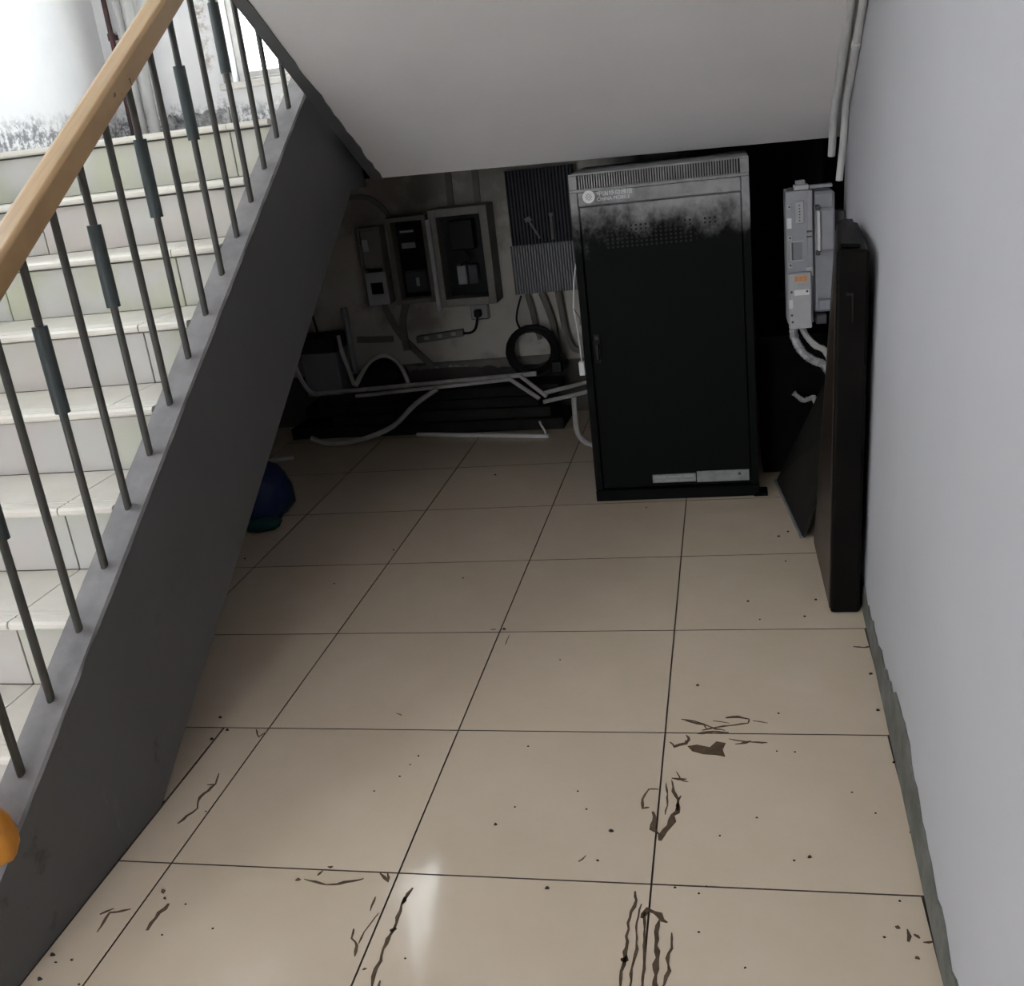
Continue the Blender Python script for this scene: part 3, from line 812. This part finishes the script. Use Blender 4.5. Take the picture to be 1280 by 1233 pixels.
MB().box(CX1 - 0.02, CX1 + 0.03, CY - 0.012, CY + 0.06, 0.0, 0.012).build('foot', 'cab', cb, bev=0.003)

# thin white lead hanging beside the cabinet
wl = thing('white_lead', (-0.36, 2.09, 0.5), 'thin white wire with a small plug hanging beside the black cabinet', 'wire')
MB().tube(curve_pts([(-0.335, 2.09, 0.90), (-0.352, 2.09, 0.83), (-0.362, 2.09, 0.75), (-0.365, 2.09, 0.72), (-0.358, 2.09, 0.66), (-0.353, 2.09, 0.56), (-0.352, 2.09, 0.525)]), 0.003, 6).build('lead', 'white_plastic', wl, smooth=True)
MB().tube(curve_pts([(-0.366, 2.09, 0.725), (-0.352, 2.088, 0.70), (-0.345, 2.088, 0.685), (-0.346, 2.09, 0.66)], 5), 0.002, 6).build('twist', 'grey_conduit', wl, smooth=True)
MB().box(-0.364, -0.342, 2.08, 2.1, 0.475, 0.527).build('plug', 'print', wl, bev=0.003)

# ------------------------------------------------------------------ grey drive unit on the right
UY = 1.985
du = thing('drive_unit', (0.45, 2.05, 0.62), 'grey plastic drive unit with open cover mounted right of the cabinet', 'drive unit')
def ub(name, m, x0, x1, z0, z1, d0, d1, parent=None, bev=0.003):
    return MB().box(x0, x1, UY - d0, UY - d1, z0, z1).build(name, m, parent or du, bev=bev)
hous = ub('housing', 'drive', 0.374, 0.458, 0.63, 1.062, 0.0, -0.13)
MB().box(0.4585, 0.529, UY + 0.014, UY + 0.13, 0.66, 1.052).build('side_housing', 'drive', du, bev=0.008)
MB().box(0.48, xr(2.05, 0.72), UY + 0.05, UY + 0.12, 0.7, 0.98).build('wall_bracket', 'drive_dark', du)
# raised rail down the middle, grip on the right
ub('spine', 'drive', 0.440, 0.458, 0.815, 1.06, 0.010, 0.0005)
g = ub('grip', 'drive', 0.480, 0.526, 0.865, 1.0, 0.018, -0.0135, bev=0.006)
ub('grip_ridge', 'print', 0.4725, 0.4798, 0.868, 0.995, 0.026, -0.013, bev=0.002)
ub('grip_socket', 'drive_dark', 0.468, 0.4795, 0.996, 1.012, 0.012, -0.0138, bev=0.002)
ub('grip_socket', 'drive_dark', 0.467, 0.4795, 0.852, 0.866, 0.012, -0.0138, bev=0.002)
# top connectors
tc_ = ub('top_plug', 'drive_light', 0.402, 0.448, 1.0625, 1.078, -0.01, -0.06, bev=0.002)
ub('top_plug', 'drive', 0.408, 0.438, 1.0785, 1.092, -0.014, -0.05, bev=0.002)
ub('top_clip', 'drive_dark', 0.382, 0.40, 1.0625, 1.072, -0.01, -0.04, bev=0.002)
ub('top_rail', 'drive', 0.452, 0.522, 1.0625, 1.073, -0.016, -0.06, bev=0.002)
# connector block with pin row
cn = ub('connector', 'drive_light', 0.404, 0.432, 0.958, 1.03, 0.006, 0.0005, bev=0.004)
for i in range(6):
    z = 1.016 - i * 0.0095
    MB().box(0.4155, 0.4195, UY - 0.0068, UY - 0.006, z - 0.002, z + 0.002).build('pin_hole', 'drive_dark', cn)
ub('sticker', 'print', 0.378, 0.392, 0.945, 0.978, 0.0008, 0.0002, hous, 0)
for z in (1.014, 0.915, 0.826):
    q = ub('screw_boss', 'drive_light', 0.379, 0.393, z - 0.009, z + 0.009, 0.003, 0.0003, bev=0.001)
    disc(MB(), 0.386, z, 0.0035, UY - 0.0036, UY - 0.003, 10).build('screw', 'drive_dark', q)
# slot opening
sl = MB().box(0.390, 0.428, UY - 0.004, UY - 0.0003, 0.838, 0.842).box(0.390, 0.428, UY - 0.004, UY - 0.0003, 0.9, 0.904).box(0.386, 0.39, UY - 0.004, UY - 0.0003, 0.838, 0.904).build('slot_rim', 'drive_light', du)
ub('slot', 'drive_dark', 0.3905, 0.396, 0.8425, 0.8995, 0.0012, 0.0003, bev=0)
ub('slot_floor', 'sheet_light', 0.3963, 0.424, 0.8425, 0.8995, 0.0012, 0.0003, bev=0)
ub('latch', 'drive_dark', 0.438, 0.456, 0.929, 0.935, 0.012, 0.0103, bev=0.001)
ub('latch', 'drive_dark', 0.438, 0.455, 0.913, 0.918, 0.012, 0.0103, bev=0.001)
ub('tab', 'drive_light', 0.434, 0.457, 0.806, 0.818, 0.018, 0.0105, bev=0.002)
# terminal cover
tcv = ub('terminal_cover', 'drive_light', 0.377, 0.450, 0.618, 0.802, 0.03, 0.0005, bev=0.003)
for i in range(3):
    ub('terminal', 'amber', 0.397 + i * 0.0135, 0.4085 + i * 0.0135, 0.776, 0.793, 0.0306, 0.0295, tcv, 0)
ub('label_line', 'print_grey', 0.405, 0.43, 0.764, 0.768, 0.0304, 0.0295, tcv, 0)
ub('label_strip', 'print', 0.395, 0.442, 0.73, 0.748, 0.0304, 0.0295, tcv, 0)
for x, z in ((0.436, 0.742), (0.386, 0.742), (0.388, 0.642), (0.386, 0.665)):
    disc(MB(), x, z, 0.004, UY - 0.0308, UY - 0.0295, 10).build('screw', 'drive_dark', tcv)
ub('white_knob', 'print', 0.377, 0.39, 0.688, 0.718, 0.034, 0.0305, tcv, 0.004)
ub('cover_tab', 'drive_light', 0.4505, 0.4575, 0.79, 0.808, 0.02, 0.0005, bev=0.001)
ub('grey_terminal', 'drive', 0.474, 0.512, 0.67, 0.705, 0.008, -0.0135, bev=0.002)
ub('cable_gland', 'drive_dark', 0.465, 0.50, 0.622, 0.655, 0.0, -0.1, bev=0.004)

# taped cables below the drive
def cable(name, ctrl, r, m, label, cat='cable', group=None, n=8, sides=8, wob=0.0):
    pts = curve_pts(ctrl, n)
    rs = [r * (1 + wob * random.uniform(-1, 1)) for _ in pts]
    o = MB().tube(pts, rs, sides).build(name, m, None, smooth=True, at=ctrl[0])
    return tag(o, label, cat, group)
cable('taped_cable', [(0.392, 2.01, 0.617), (0.397, 2.0, 0.575), (0.42, 1.99, 0.53), (0.455, 1.985, 0.50), (0.49, 1.99, 0.48), (0.515, 1.99, 0.43)], 0.014, 'foil', 'silver taped cable curving from under the grey drive, outermost of two', group='taped cables', wob=0.14)
cable('taped_cable', [(0.418, 2.03, 0.62), (0.435, 2.02, 0.58), (0.465, 2.01, 0.545), (0.495, 2.01, 0.525), (0.52, 2.01, 0.47)], 0.011, 'pvc_dirty', 'pale cable curving from under the grey drive, innermost of two', group='taped cables', wob=0.1)
cable('loose_cable', [(0.40, 2.2, 0.33), (0.415, 2.2, 0.315), (0.435, 2.2, 0.30), (0.455, 2.2, 0.305), (0.475, 2.2, 0.30), (0.49, 2.2, 0.18), (0.50, 2.2, 0.01)], 0.009, 'pvc_dirty', 'short pale cable end drooping low behind the dark standing panel', wob=0.2)

# ------------------------------------------------------------------ dark boards at the right wall
pn = thing('standing_panel', (0.47, 1.3, 0), 'tall dark wooden panel standing on edge against the right wall', 'panel')
def xrr(y): return xr(y) - 0.004
MB().hexa([(0.424, 1.09, 0), (xrr(1.09) - 0.01, 1.09, 0), (xrr(1.57) - 0.01, 1.57, 0), (0.419, 1.57, 0),
           (0.446, 1.09, 0.99), (xr(1.09, 1) - 0.022, 1.09, 0.984), (xr(1.57, 1) - 0.006, 1.57, 0.996), (0.492, 1.57, 1.0)]).build('board', 'dark_wood', pn, bev=0.008, seg=2)
MB().hexa([(0.456, 1.11, 0.9925), (0.505, 1.11, 0.988), (0.535, 1.555, 0.998), (0.502, 1.555, 1.0)] + [(0.456, 1.11, 1.002), (0.505, 1.11, 0.997), (0.535, 1.555, 1.008), (0.502, 1.555, 1.01)]).build('top_lip', 'dark_wood', pn, bev=0.003)
MB().box(0.466, 0.484, 1.083, 1.09, 0.878, 0.883).box(0.48, 0.484, 1.083, 1.09, 0.81, 0.8775).build('bracket', 'dust_board', pn)
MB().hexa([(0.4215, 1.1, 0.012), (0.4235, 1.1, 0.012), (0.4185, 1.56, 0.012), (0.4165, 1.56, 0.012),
           (0.4435, 1.1, 0.97), (0.4455, 1.1, 0.97), (0.4895, 1.56, 0.98), (0.4875, 1.56, 0.98)]).build('side_veneer', 'veneer', pn)  # thin brown sheet, the floor's reflection painted onto the panel side
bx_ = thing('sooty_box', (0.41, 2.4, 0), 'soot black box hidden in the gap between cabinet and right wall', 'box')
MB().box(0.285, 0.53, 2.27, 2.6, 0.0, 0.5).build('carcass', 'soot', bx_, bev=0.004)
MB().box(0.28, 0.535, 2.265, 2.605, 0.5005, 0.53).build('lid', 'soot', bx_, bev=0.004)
lp = thing('leaning_board', (0.40, 1.9, 0), 'low dark sheet with pale metal edge leaning behind the standing panel', 'board')
A, B_ = Vector((0.386, 1.615, 0.006)), Vector((0.329, 2.16, 0.006))
C_, D_ = Vector((0.518, 2.17, 0.40)), Vector((0.508, 1.62, 0.40))
nn = (B_ - A).cross(D_ - A).normalized() * 0.009
MB().hexa([A, B_, C_, D_] + [A + nn, B_ + nn, C_ + nn, D_ + nn]).build('sheet', 'dust_board', lp)
e = (B_ - A).normalized()
MB().tube([A + Vector((-0.004, -0.003, 0.001)), B_ + Vector((-0.004, 0, 0.001))], 0.0055, 6).build('edge_trim', 'zinc', lp)

# ------------------------------------------------------------------ back wall of the nook: meters
def meter(name, x0, x1, z0, z1, d, label, rim, lidw=0.0):
    t = thing(name, ((x0 + x1) / 2, YB - d, z0), label, 'meter box', 'meter boxes on the nook wall')
    y0 = YB - d
    b = MB().box(x0, x1, YB - 0.03, YB, z0, z1)
    b.box(x0, x0 + rim, y0, YB - 0.0305, z0, z1).box(x1 - rim, x1, y0, YB - 0.0305, z0, z1)
    b.box(x0 + rim, x1 - rim, y0, YB - 0.0305, z0, z0 + rim).box(x0 + rim, x1 - rim, y0, YB - 0.0305, z1 - rim, z1)
    b.build('case', 'meter_box', t, bev=0.002)
    MB().box(x0 + rim, x1 - rim, YB - 0.034, YB - 0.0305, z0 + rim, z1 - rim).build('back_plate', 'meter_dark', t)
    return t, y0
t, y0 = meter('meter_box', -1.385, -1.19, 0.612, 1.02, 0.11, 'dark meter box holding a meter with pale display, middle of three', 0.022)
MB().box(-1.34, -1.25, YB - 0.085, YB - 0.034, 0.83, 0.97).build('meter', 'meter_dark', t, bev=0.006)
MB().box(-1.33, -1.262, YB - 0.087, YB - 0.0855, 0.872, 0.898).build('display', 'meter_screen', t)
MB().box(-1.33, -1.262, YB - 0.087, YB - 0.0855, 0.945, 0.955).build('display', 'meter_screen', t)
MB().box(-1.34, -1.23, YB - 0.075, YB - 0.034, 0.66, 0.76).build('breaker', 'drive_dark', t, bev=0.004)
MB().box(-1.285, -1.27, YB - 0.082, YB - 0.0755, 0.69, 0.73).build('switch', 'meter_screen', t)
t, y0 = meter('meter_box', -1.165, -0.885, 0.588, 1.04, 0.15, 'large open fronted meter box with pale rim, rightmost of three', 0.036)
MB().box(-1.172, -1.152, y0 - 0.03, y0 - 0.001, 0.575, 1.0).build('open_flap', 'drive_light', t, bev=0.003)
MB().box(-1.09, -0.97, YB - 0.10, YB - 0.034, 0.84, 0.98).build('meter', 'meter_dark', t, bev=0.006)
MB().box(-1.075, -1.03, YB - 0.09, YB - 0.034, 0.68, 0.77).build('breaker', 'drive', t, bev=0.003)
MB().box(-1.02, -0.975, YB - 0.09, YB - 0.034, 0.68, 0.77).build('breaker', 'drive_dark', t, bev=0.003)
MB().tube(curve_pts([(-1.03, YB - 0.07, 0.84), (-1.0, YB - 0.11, 0.80), (-1.05, YB - 0.09, 0.77)]), 0.005, 6).build('wire', 'rubber', t, smooth=True)
t, y0 = meter('meter_box', -1.545, -1.43, 0.615, 0.985, 0.09, 'narrow meter box with a pale plate and dark window, leftmost of three', 0.012)
MB().box(-1.535, -1.428, y0 - 0.006, y0 + 0.004, 0.617, 0.775).build('face_plate', 'drive_light', t, bev=0.003)
MB().box(-1.51, -1.45, y0 - 0.0075, y0 - 0.006, 0.67, 0.725).build('display', 'meter_dark', t)
MB().box(-1.53, -1.436, y0 + 0.002, y0 + 0.012, 0.79, 0.972).build('door', 'meter_box', t, bev=0.002)
MB().box(-1.525, -1.495, y0 + 0.0005, y0 + 0.002, 0.875, 0.93).build('sticker', 'drive_light', t)

# conduits and flat cable ducts fixed to the wall
def wall_duct(ctrl, w_, m, label):
    pts = curve_pts(ctrl, 6); n = len(pts); v = []; f = []
    for i, p in enumerate(pts):
        t_ = (pts[min(i + 1, n - 1)] - pts[max(i - 1, 0)]).normalized()
        s_ = Vector((-t_.z, 0, t_.x)) * w_ * 0.5
        v += [p + s_, p - s_, p - s_ + Vector((0, -0.014, 0)), p + s_ + Vector((0, -0.014, 0))]
    for i in range(n - 1):
        a, b2 = 4 * i, 4 * i + 4
        for k2 in range(4):
            f.append((a + k2, a + (k2 + 1) % 4, b2 + (k2 + 1) % 4, b2 + k2))
    f += [(0, 1, 2, 3), (4 * n - 4, 4 * n - 3, 4 * n - 2, 4 * n - 1)]
    o = MB().add(v, f).build('cable_duct', m, None, at=ctrl[0])
    return tag(o, label, 'cable duct', 'flat ducts on the nook wall')
YW = YB - 0.0005
wall_duct([(-1.49, YW, 0.61), (-1.475, YW, 0.55), (-1.43, YW, 0.45), (-1.36, YW, 0.36), (-1.28, YW, 0.27)], 0.03, 'grey_conduit', 'grey duct curving down right from under the narrow meter box')
wall_duct([(-1.37, YW - 0.016, 0.608), (-1.40, YW - 0.016, 0.52), (-1.405, YW - 0.016, 0.44), (-1.40, YW - 0.016, 0.37)], 0.034, 'grey_conduit', 'grey duct dropping from under the middle meter box')
wall_duct([(-1.62, YW, 1.13), (-1.5, YW, 1.12), (-1.44, YW, 1.08), (-1.40, YW, 1.03)], 0.022, 'grey_conduit', 'dark curved duct above the narrow meter box')
wall_duct([(-1.075, YW, 1.29), (-1.08, YW, 1.17), (-1.085, YW, 1.043)], 0.03, 'grey_conduit', 'straight duct entering the top of the open meter box, left of two')
wall_duct([(-0.945, YW, 1.29), (-0.95, YW, 1.17), (-0.955, YW, 1.043)], 0.03, 'grey_conduit', 'straight duct entering the top of the open meter box, right of two')
wall_duct([(-1.66, YW, 0.44), (-1.6, YW, 0.435), (-1.54, YW, 0.432), (-1.47, YW, 0.43)], 0.03, 'grey_conduit', 'short level duct left of the power strip')
# socket with plug, and power strip
so = thing('wall_socket', (-1.005, YB, 0.49), 'square wall socket with black plug below the open meter box', 'socket')
MB().box(-1.05, -0.96, YB - 0.03, YB, 0.495, 0.585).build('back_box', 'meter_box', so, bev=0.004)
MB().box(-1.044, -0.966, YB - 0.036, YB - 0.0305, 0.501, 0.579).build('face_plate', 'drive', so, bev=0.003)
pg = MB().box(-1.025, -0.99, YB - 0.075, YB - 0.0365, 0.515, 0.55).build('plug', 'rubber', so, bev=0.006)
MB().tube(curve_pts([(-1.01, YB - 0.06, 0.515), (-1.03, YB - 0.05, 0.46), (-1.06, YB - 0.035, 0.437), (-1.10, YB - 0.03, 0.435)]), 0.006, 8).build('cord', 'rubber', so, smooth=True)
ps = thing('power_strip', (-1.22, YB - 0.02, 0.41), 'dusty power strip fixed level on the wall below the meters', 'power strip')
MB().hexa([(-1.345, YB - 0.03, 0.40), (-1.10, YB - 0.03, 0.42), (-1.10, YB, 0.42), (-1.345, YB, 0.40), (-1.345, YB - 0.03, 0.435), (-1.10, YB - 0.03, 0.455), (-1.10, YB, 0.455), (-1.345, YB, 0.435)]).build('body', 'grey_conduit', ps, bev=0.004)
for q in range(3):
    x = -1.15 - q * 0.07
    MB().box(x - 0.012, x + 0.012, YB - 0.032, YB - 0.0302, 0.428 - q * 0.0055, 0.444 - q * 0.0055).build('outlet', 'drive_light', ps)

# ribbed sheets hung on the wall
def ribbed(x0, x1, z0, z1, y, n, m, label):
    v = []; f = []
    N = n * 4
    for i in range(N + 1):
        x = x0 + (x1 - x0) * i / N
        d = (0.0, 0.014, 0.014, 0.0)[i % 4]
        v += [(x, y - d, z0), (x, y - d, z1), (x, y + 0.004, z0), (x, y + 0.004, z1)]
    for i in range(N):
        a, b2 = 4 * i, 4 * i + 4
        f += [(a, b2, b2 + 1, a + 1), (a + 2, a + 3, b2 + 3, b2 + 2), (a + 1, b2 + 1, b2 + 3, a + 3), (a, a + 2, b2 + 2, b2)]
    f += [(0, 1, 3, 2), (4 * N, 4 * N + 2, 4 * N + 3, 4 * N + 1)]
    o = MB().add(v, f).build('ribbed_sheet', m, None, at=((x0 + x1) / 2, y, z0))
    return tag(o, label, 'ribbed sheet', 'ribbed sheets on the nook wall')
MB_b = MB().box(-0.83, -0.815, YB - 0.09, YB, 0.60, 1.2)
ribbed(-0.80, -0.48, 0.835, 1.17, YB - 0.07, 20, 'sheet_dark', 'dark vertically ribbed sheet on the wall left of the cabinet, upper one')
ribbed(-0.815, -0.48, 0.605, 0.832, YB - 0.05, 26, 'sheet_light', 'paler finely ribbed sheet below the dark one, left of the cabinet')
bt = MB().box(-0.79, -0.50, YB - 0.065, YB, 1.1, 1.115).build('mounting_batten', 'soot', None, at=(-0.64, YB, 0.845))
tag(bt, 'black batten holding the ribbed sheets off the wall', 'batten')
bt = MB().box(-0.80, -0.50, YB - 0.045, YB, 0.64, 0.655).build('mounting_batten', 'soot', None, at=(-0.64, YB, 0.64))
tag(bt, 'black batten behind the paler ribbed sheet', 'batten')
t = MB().hexa([(-0.72, YB - 0.095, 0.935), (-0.69, YB - 0.095, 0.945), (-0.69, YB - 0.08, 0.945), (-0.72, YB - 0.08, 0.935), (-0.725, YB - 0.095, 0.955), (-0.7, YB - 0.095, 0.965), (-0.7, YB - 0.08, 0.965), (-0.725, YB - 0.08, 0.955)])
t.tube([(-0.705, YB - 0.087, 0.945), (-0.66, YB - 0.087, 0.86)], 0.006, 8)
tag(t.build('cable_hook', 'grey_conduit', None, at=(-0.7, YB - 0.085, 0.86)), 'slanting grey cable hook on the dark ribbed sheet', 'hook', 'hooks on the dark ribbed sheet')
t = MB().tube([(-0.6, YB - 0.087, 0.965), (-0.6, YB - 0.087, 0.85)], 0.008, 8).box(-0.61, -0.59, YB - 0.095, YB - 0.08, 0.955, 0.97)
tag(t.build('cable_hook', 'grey_conduit', None, at=(-0.6, YB - 0.085, 0.85)), 'upright grey cable hook on the dark ribbed sheet', 'hook', 'hooks on the dark ribbed sheet')
# hoses below the ribbed sheets
YH = YB - 0.035
for ctrl, r, lab in (([(-0.76, YH, 0.60), (-0.745, YH, 0.52), (-0.735, YH, 0.45), (-0.72, YH, 0.38)], 0.013, 'leftmost'),
                     ([(-0.69, YH, 0.60), (-0.665, YH, 0.52), (-0.645, YH, 0.43), (-0.64, YH, 0.33), (-0.62, YH, 0.26)], 0.016, 'middle'),
                     ([(-0.61, YH, 0.60), (-0.60, YH, 0.5), (-0.59, YH, 0.4), (-0.565, YH, 0.33), (-0.53, YH, 0.31)], 0.016, 'rightmost')):
    cable('grey_hose', ctrl, r, 'grey_conduit', 'dull grey hose below the ribbed sheets, %s of three' % lab, 'hose', 'hoses below the ribbed sheets')
# coil of black cable
co = thing('cable_coil', (-0.745, 3.17, 0.24), 'black cable coil standing upright against the nook wall', 'cable coil')
for j, (dx, dy, rr) in enumerate(((0, 0, 0.115), (0.004, 0.012, 0.122), (-0.004, -0.012, 0.109), (0.002, 0.024, 0.118), (0.006, -0.022, 0.125), (-0.006, 0.005, 0.101), (0.008, 0.03, 0.108))):
    MB().tube([(-0.745 + dx + rr * math.cos(6.28318 * q / 32), 3.17 + dy + 0.004 * math.sin(3 * q), 0.345 + (rr - 0.005) * math.sin(6.28318 * q / 32)) for q in range(32)], 0.008, 8, closed=True).build('turn', 'rubber', co, smooth=True)
MB().tube(curve_pts([(-0.785, YB - 0.06, 0.60), (-0.81, YB - 0.07, 0.53), (-0.815, YB - 0.08, 0.48), (-0.79, YB - 0.1, 0.44), (-0.76, 3.18, 0.455)]), 0.005, 8).build('lead', 'rubber', co, smooth=True)
MB().box(-0.66, -0.60, 3.13, 3.2, 0.235, 0.30).build('plug_end', 'rubber', co, bev=0.01)

# ragged broken plaster edge low on the wall
v = []; f = []
N = 48
for i in range(N + 1):
    x = -1.5 + 0.85 * i / N
    z = 0.262 + 0.012 * math.sin(9 * x) + random.uniform(-0.007, 0.007)
    v += [(x, YB - 0.012, z), (x, YB - 0.012, 0.285 + random.uniform(-0.004, 0.004)), (x, YB, 0.295), (x, YB, z - 0.004)]
for i in range(N):
    a, b2 = 4 * i, 4 * i + 4
    for k2 in range(4):
        f.append((a + k2, a + (k2 + 1) % 4, b2 + (k2 + 1) % 4, b2 + k2))
f += [(0, 1, 2, 3), (4 * N, 4 * N + 1, 4 * N + 2, 4 * N + 3)]
tag(MB().add(v, f).build('trim_1', 'grey_conduit'), 'ragged broken plaster edge low on the nook wall', 'plaster edge', kind='structure')

# ------------------------------------------------------------------ clutter on the floor of the nook
def plank(x0, y0, x1, y1, wd, z0, th, label, m='black_board', tilt=0.0):
    a, b2 = Vector((x0, y0, z0)), Vector((x1, y1, z0 + tilt))
    d = (b2 - a); s_ = Vector((-d.y, d.x, 0)).normalized() * wd
    u = Vector((0, 0, th))
    o = MB().hexa([a, b2, b2 + s_, a + s_, a + u, b2 + u, b2 + s_ + u, a + s_ + u]).build('dark_board', m, None, bev=0.003, at=a)
    return tag(o, label, 'board', 'dark boards piled on the nook floor')
plank(-2.0, 3.06, -0.60, 3.00, 0.22, 0.0, 0.055, 'long black board flat on the floor, bottom of the nook pile')
plank(-1.78, 3.075, -0.66, 3.03, 0.19, 0.056, 0.05, 'black board second from the floor in the nook pile', 'dust_board')
plank(-1.92, 3.09, -0.72, 3.055, 0.17, 0.107, 0.045, 'black board third from the floor in the nook pile')
plank(-1.85, 3.10, -0.62, 3.07, 0.15, 0.153, 0.05, 'black board on top of the nook pile', 'black_board')
def pvc(name, ctrl, r, label, m='pvc_dirty', straight=True):
    pts = ctrl if straight else curve_pts(ctrl, 8)
    o = MB().tube(pts, r, 10).build(name, m, None, smooth=True, at=ctrl[0])
    return tag(o, label, 'pipe', 'loose white pipes on the board pile')
pvc('plastic_pipe', [(-1.86, 3.09, 0.222), (-0.715, 3.05, 0.262)], 0.0115, 'longest white plastic pipe lying across the dark boards')
pvc('plastic_pipe', [(-1.62, 3.045, 0.21), (-0.83, 3.02, 0.25)], 0.0095, 'second long white pipe just in front of the longest one')
pvc('plastic_pipe', [(-1.19, 3.0, 0.232), (-1.30, 2.98, 0.17), (-1.42, 2.955, 0.075), (-1.55, 2.93, 0.03), (-1.67, 2.91, 0.014), (-1.76, 2.91, 0.018), (-1.84, 2.93, 0.042)], 0.0125, 'bent white pipe curving down from the pile onto the floor', straight=False)
pvc('plastic_pipe', [(-0.86, 3.035, 0.262), (-0.70, 2.99, 0.155)], 0.010, 'short pipe slanting down to the right, left of two')
pvc('plastic_pipe', [(-0.79, 3.03, 0.262), (-0.665, 2.985, 0.165)], 0.010, 'short pipe slanting down to the right, right of two')
pvc('plastic_pipe', [(-0.68, 3.0, 0.178), (-0.455, 2.98, 0.226)], 0.010, 'short pipe rising towards the cabinet, upper of two')
pvc('plastic_pipe', [(-0.68, 2.975, 0.143), (-0.455, 2.955, 0.186)], 0.010, 'short pipe rising towards the cabinet, lower of two')
cable('elbow_pipe', [(-0.495, 2.72, 0.225), (-0.497, 2.72, 0.16), (-0.497, 2.72, 0.09), (-0.487, 2.715, 0.05), (-0.455, 2.70, 0.02), (-0.40, 2.68, 0.012)], 0.012, 'pvc_dirty', 'pale elbow pipe standing beside the foot of the cabinet', 'pipe')
def trunk(p0, p1, wd, h, label, m='pvc'):
    a, b2 = Vector(p0), Vector(p1)
    s_ = Vector((-(b2 - a).y, (b2 - a).x, 0)).normalized() * wd
    u = Vector((0, 0, h))
    o = MB().hexa([a, b2, b2 + s_, a + s_, a + u, b2 + u, b2 + s_ + u, a + s_ + u]).build('cable_trunking', m, None, bev=0.0015, at=a)
    return tag(o, label, 'trunking', 'trunking offcuts on the floor')
trunk((-1.33, 3.005, 0.0), (-0.655, 2.865, 0.0), 0.02, 0.016, 'straight white trunking strip on the floor before the dark boards')
trunk((-1.99, 2.70, 0.0), (-1.86, 2.73, 0.0), 0.018, 0.014, 'short white trunking offcut on the floor above the blue bag')
cable('cable_end', [(-0.70, 2.93, 0.062), (-0.69, 2.91, 0.05), (-0.675, 2.895, 0.03), (-0.668, 2.885, 0.012)], 0.005, 'pvc', 'tiny white cable end touching the trunking strip')

# grey box with dark lid at the far left of the nook
gb = thing('junction_box', (-1.82, 3.16, 0.203), 'dull grey box with dark lid on the boards at the far left', 'box')
MB().box(-1.90, -1.715, 3.115, 3.25, 0.203, 0.42).build('body', 'sheet_light', gb, bev=0.006)
MB().box(-1.91, -1.705, 3.105, 3.26, 0.4205, 0.50).build('lid', 'dust_board', gb, bev=0.008)
MB().tube([(-1.82, 3.19, 0.50), (-1.835, 3.19, 0.62)], 0.006, 8).build('stub', 'rubber', gb)
cable('white_hose', [(-1.93, 3.08, 0.46), (-1.925, 3.075, 0.40), (-1.905, 3.07, 0.32), (-1.87, 3.065, 0.25), (-1.82, 3.06, 0.222)], 0.011, 'pvc_dirty', 'pale hose hugging the left side of the grey box', 'hose', 'pale hoses round the grey box')
cable('white_hose', [(-1.69, 3.12, 0.50), (-1.68, 3.11, 0.42), (-1.655, 3.10, 0.33), (-1.64, 3.095, 0.255)], 0.011, 'pvc_dirty', 'pale straight hose on the right side of the grey box', 'hose', 'pale hoses round the grey box')
cable('white_hose', [(-1.63, 3.09, 0.25), (-1.59, 3.10, 0.31), (-1.54, 3.11, 0.365), (-1.47, 3.12, 0.385), (-1.41, 3.12, 0.35), (-1.375, 3.11, 0.28), (-1.36, 3.10, 0.225)], 0.012, 'pvc_dirty', 'pale hose arching over the black bag', 'hose', 'pale hoses round the grey box')
cable('blue_grey_pipe', [(-1.665, 3.2, 0.30), (-1.665, 3.2, 0.55), (-1.668, 3.2, 0.62)], 0.018, 'sheet_light', 'blue grey upright pipe behind the grey box', 'pipe')

def blob(name, c, rx, ry, rz, m, label, cat, seed, amp=0.12, parent=None, flat=0.0):
    rnd = random.Random(seed)
    bm = bmesh.new()
    bmesh.ops.create_icosphere(bm, subdivisions=4, radius=1.0)
    ph_ = [(Vector((rnd.uniform(-1, 1), rnd.uniform(-1, 1), rnd.uniform(-1, 1))) * rnd.uniform(2, 6), rnd.uniform(0, 6)) for _ in range(9)]
    for q in bm.verts:
        p = q.co.copy()
        d = sum(math.sin(p.dot(a) + b_) for a, b_ in ph_) / 9
        p *= 1 + amp * d + 0.35 * amp * abs(math.sin(5 * d + 7 * p.x + 4 * p.z)) - 0.3 * amp * abs(math.sin(9 * p.y - 6 * p.z + 3 * d))
        q.co = Vector((p.x * rx, p.y * ry, max(p.z * rz, -rz * 0.8) + rz * 0.8))
    for fc in bm.faces: fc.smooth = True
    me = bpy.data.meshes.new(name); bm.to_mesh(me); bm.free()
    me.materials.append(M[m])
    o = inst(me, name, parent, c)
    return tag(o, label, cat) if label else o
blob('black_bag', (-1.51, 3.17, 0.2035), 0.12, 0.07, 0.085, 'rubber', 'black plastic bag slumped on the boards under the arching hose', 'bag', 3, 0.25)
bb = thing('blue_bag', (-1.66, 1.95, 0), 'crumpled dark blue plastic bag on the floor behind the stair stringer', 'bag')
blob('bag_body', (-1.66, 1.97, 0.0), 0.125, 0.13, 0.135, 'blue', None, None, 11, 0.22, bb)
blob('bag_hem', (-1.63, 1.86, 0.0), 0.085, 0.05, 0.03, 'teal', None, None, 5, 0.2, bb)
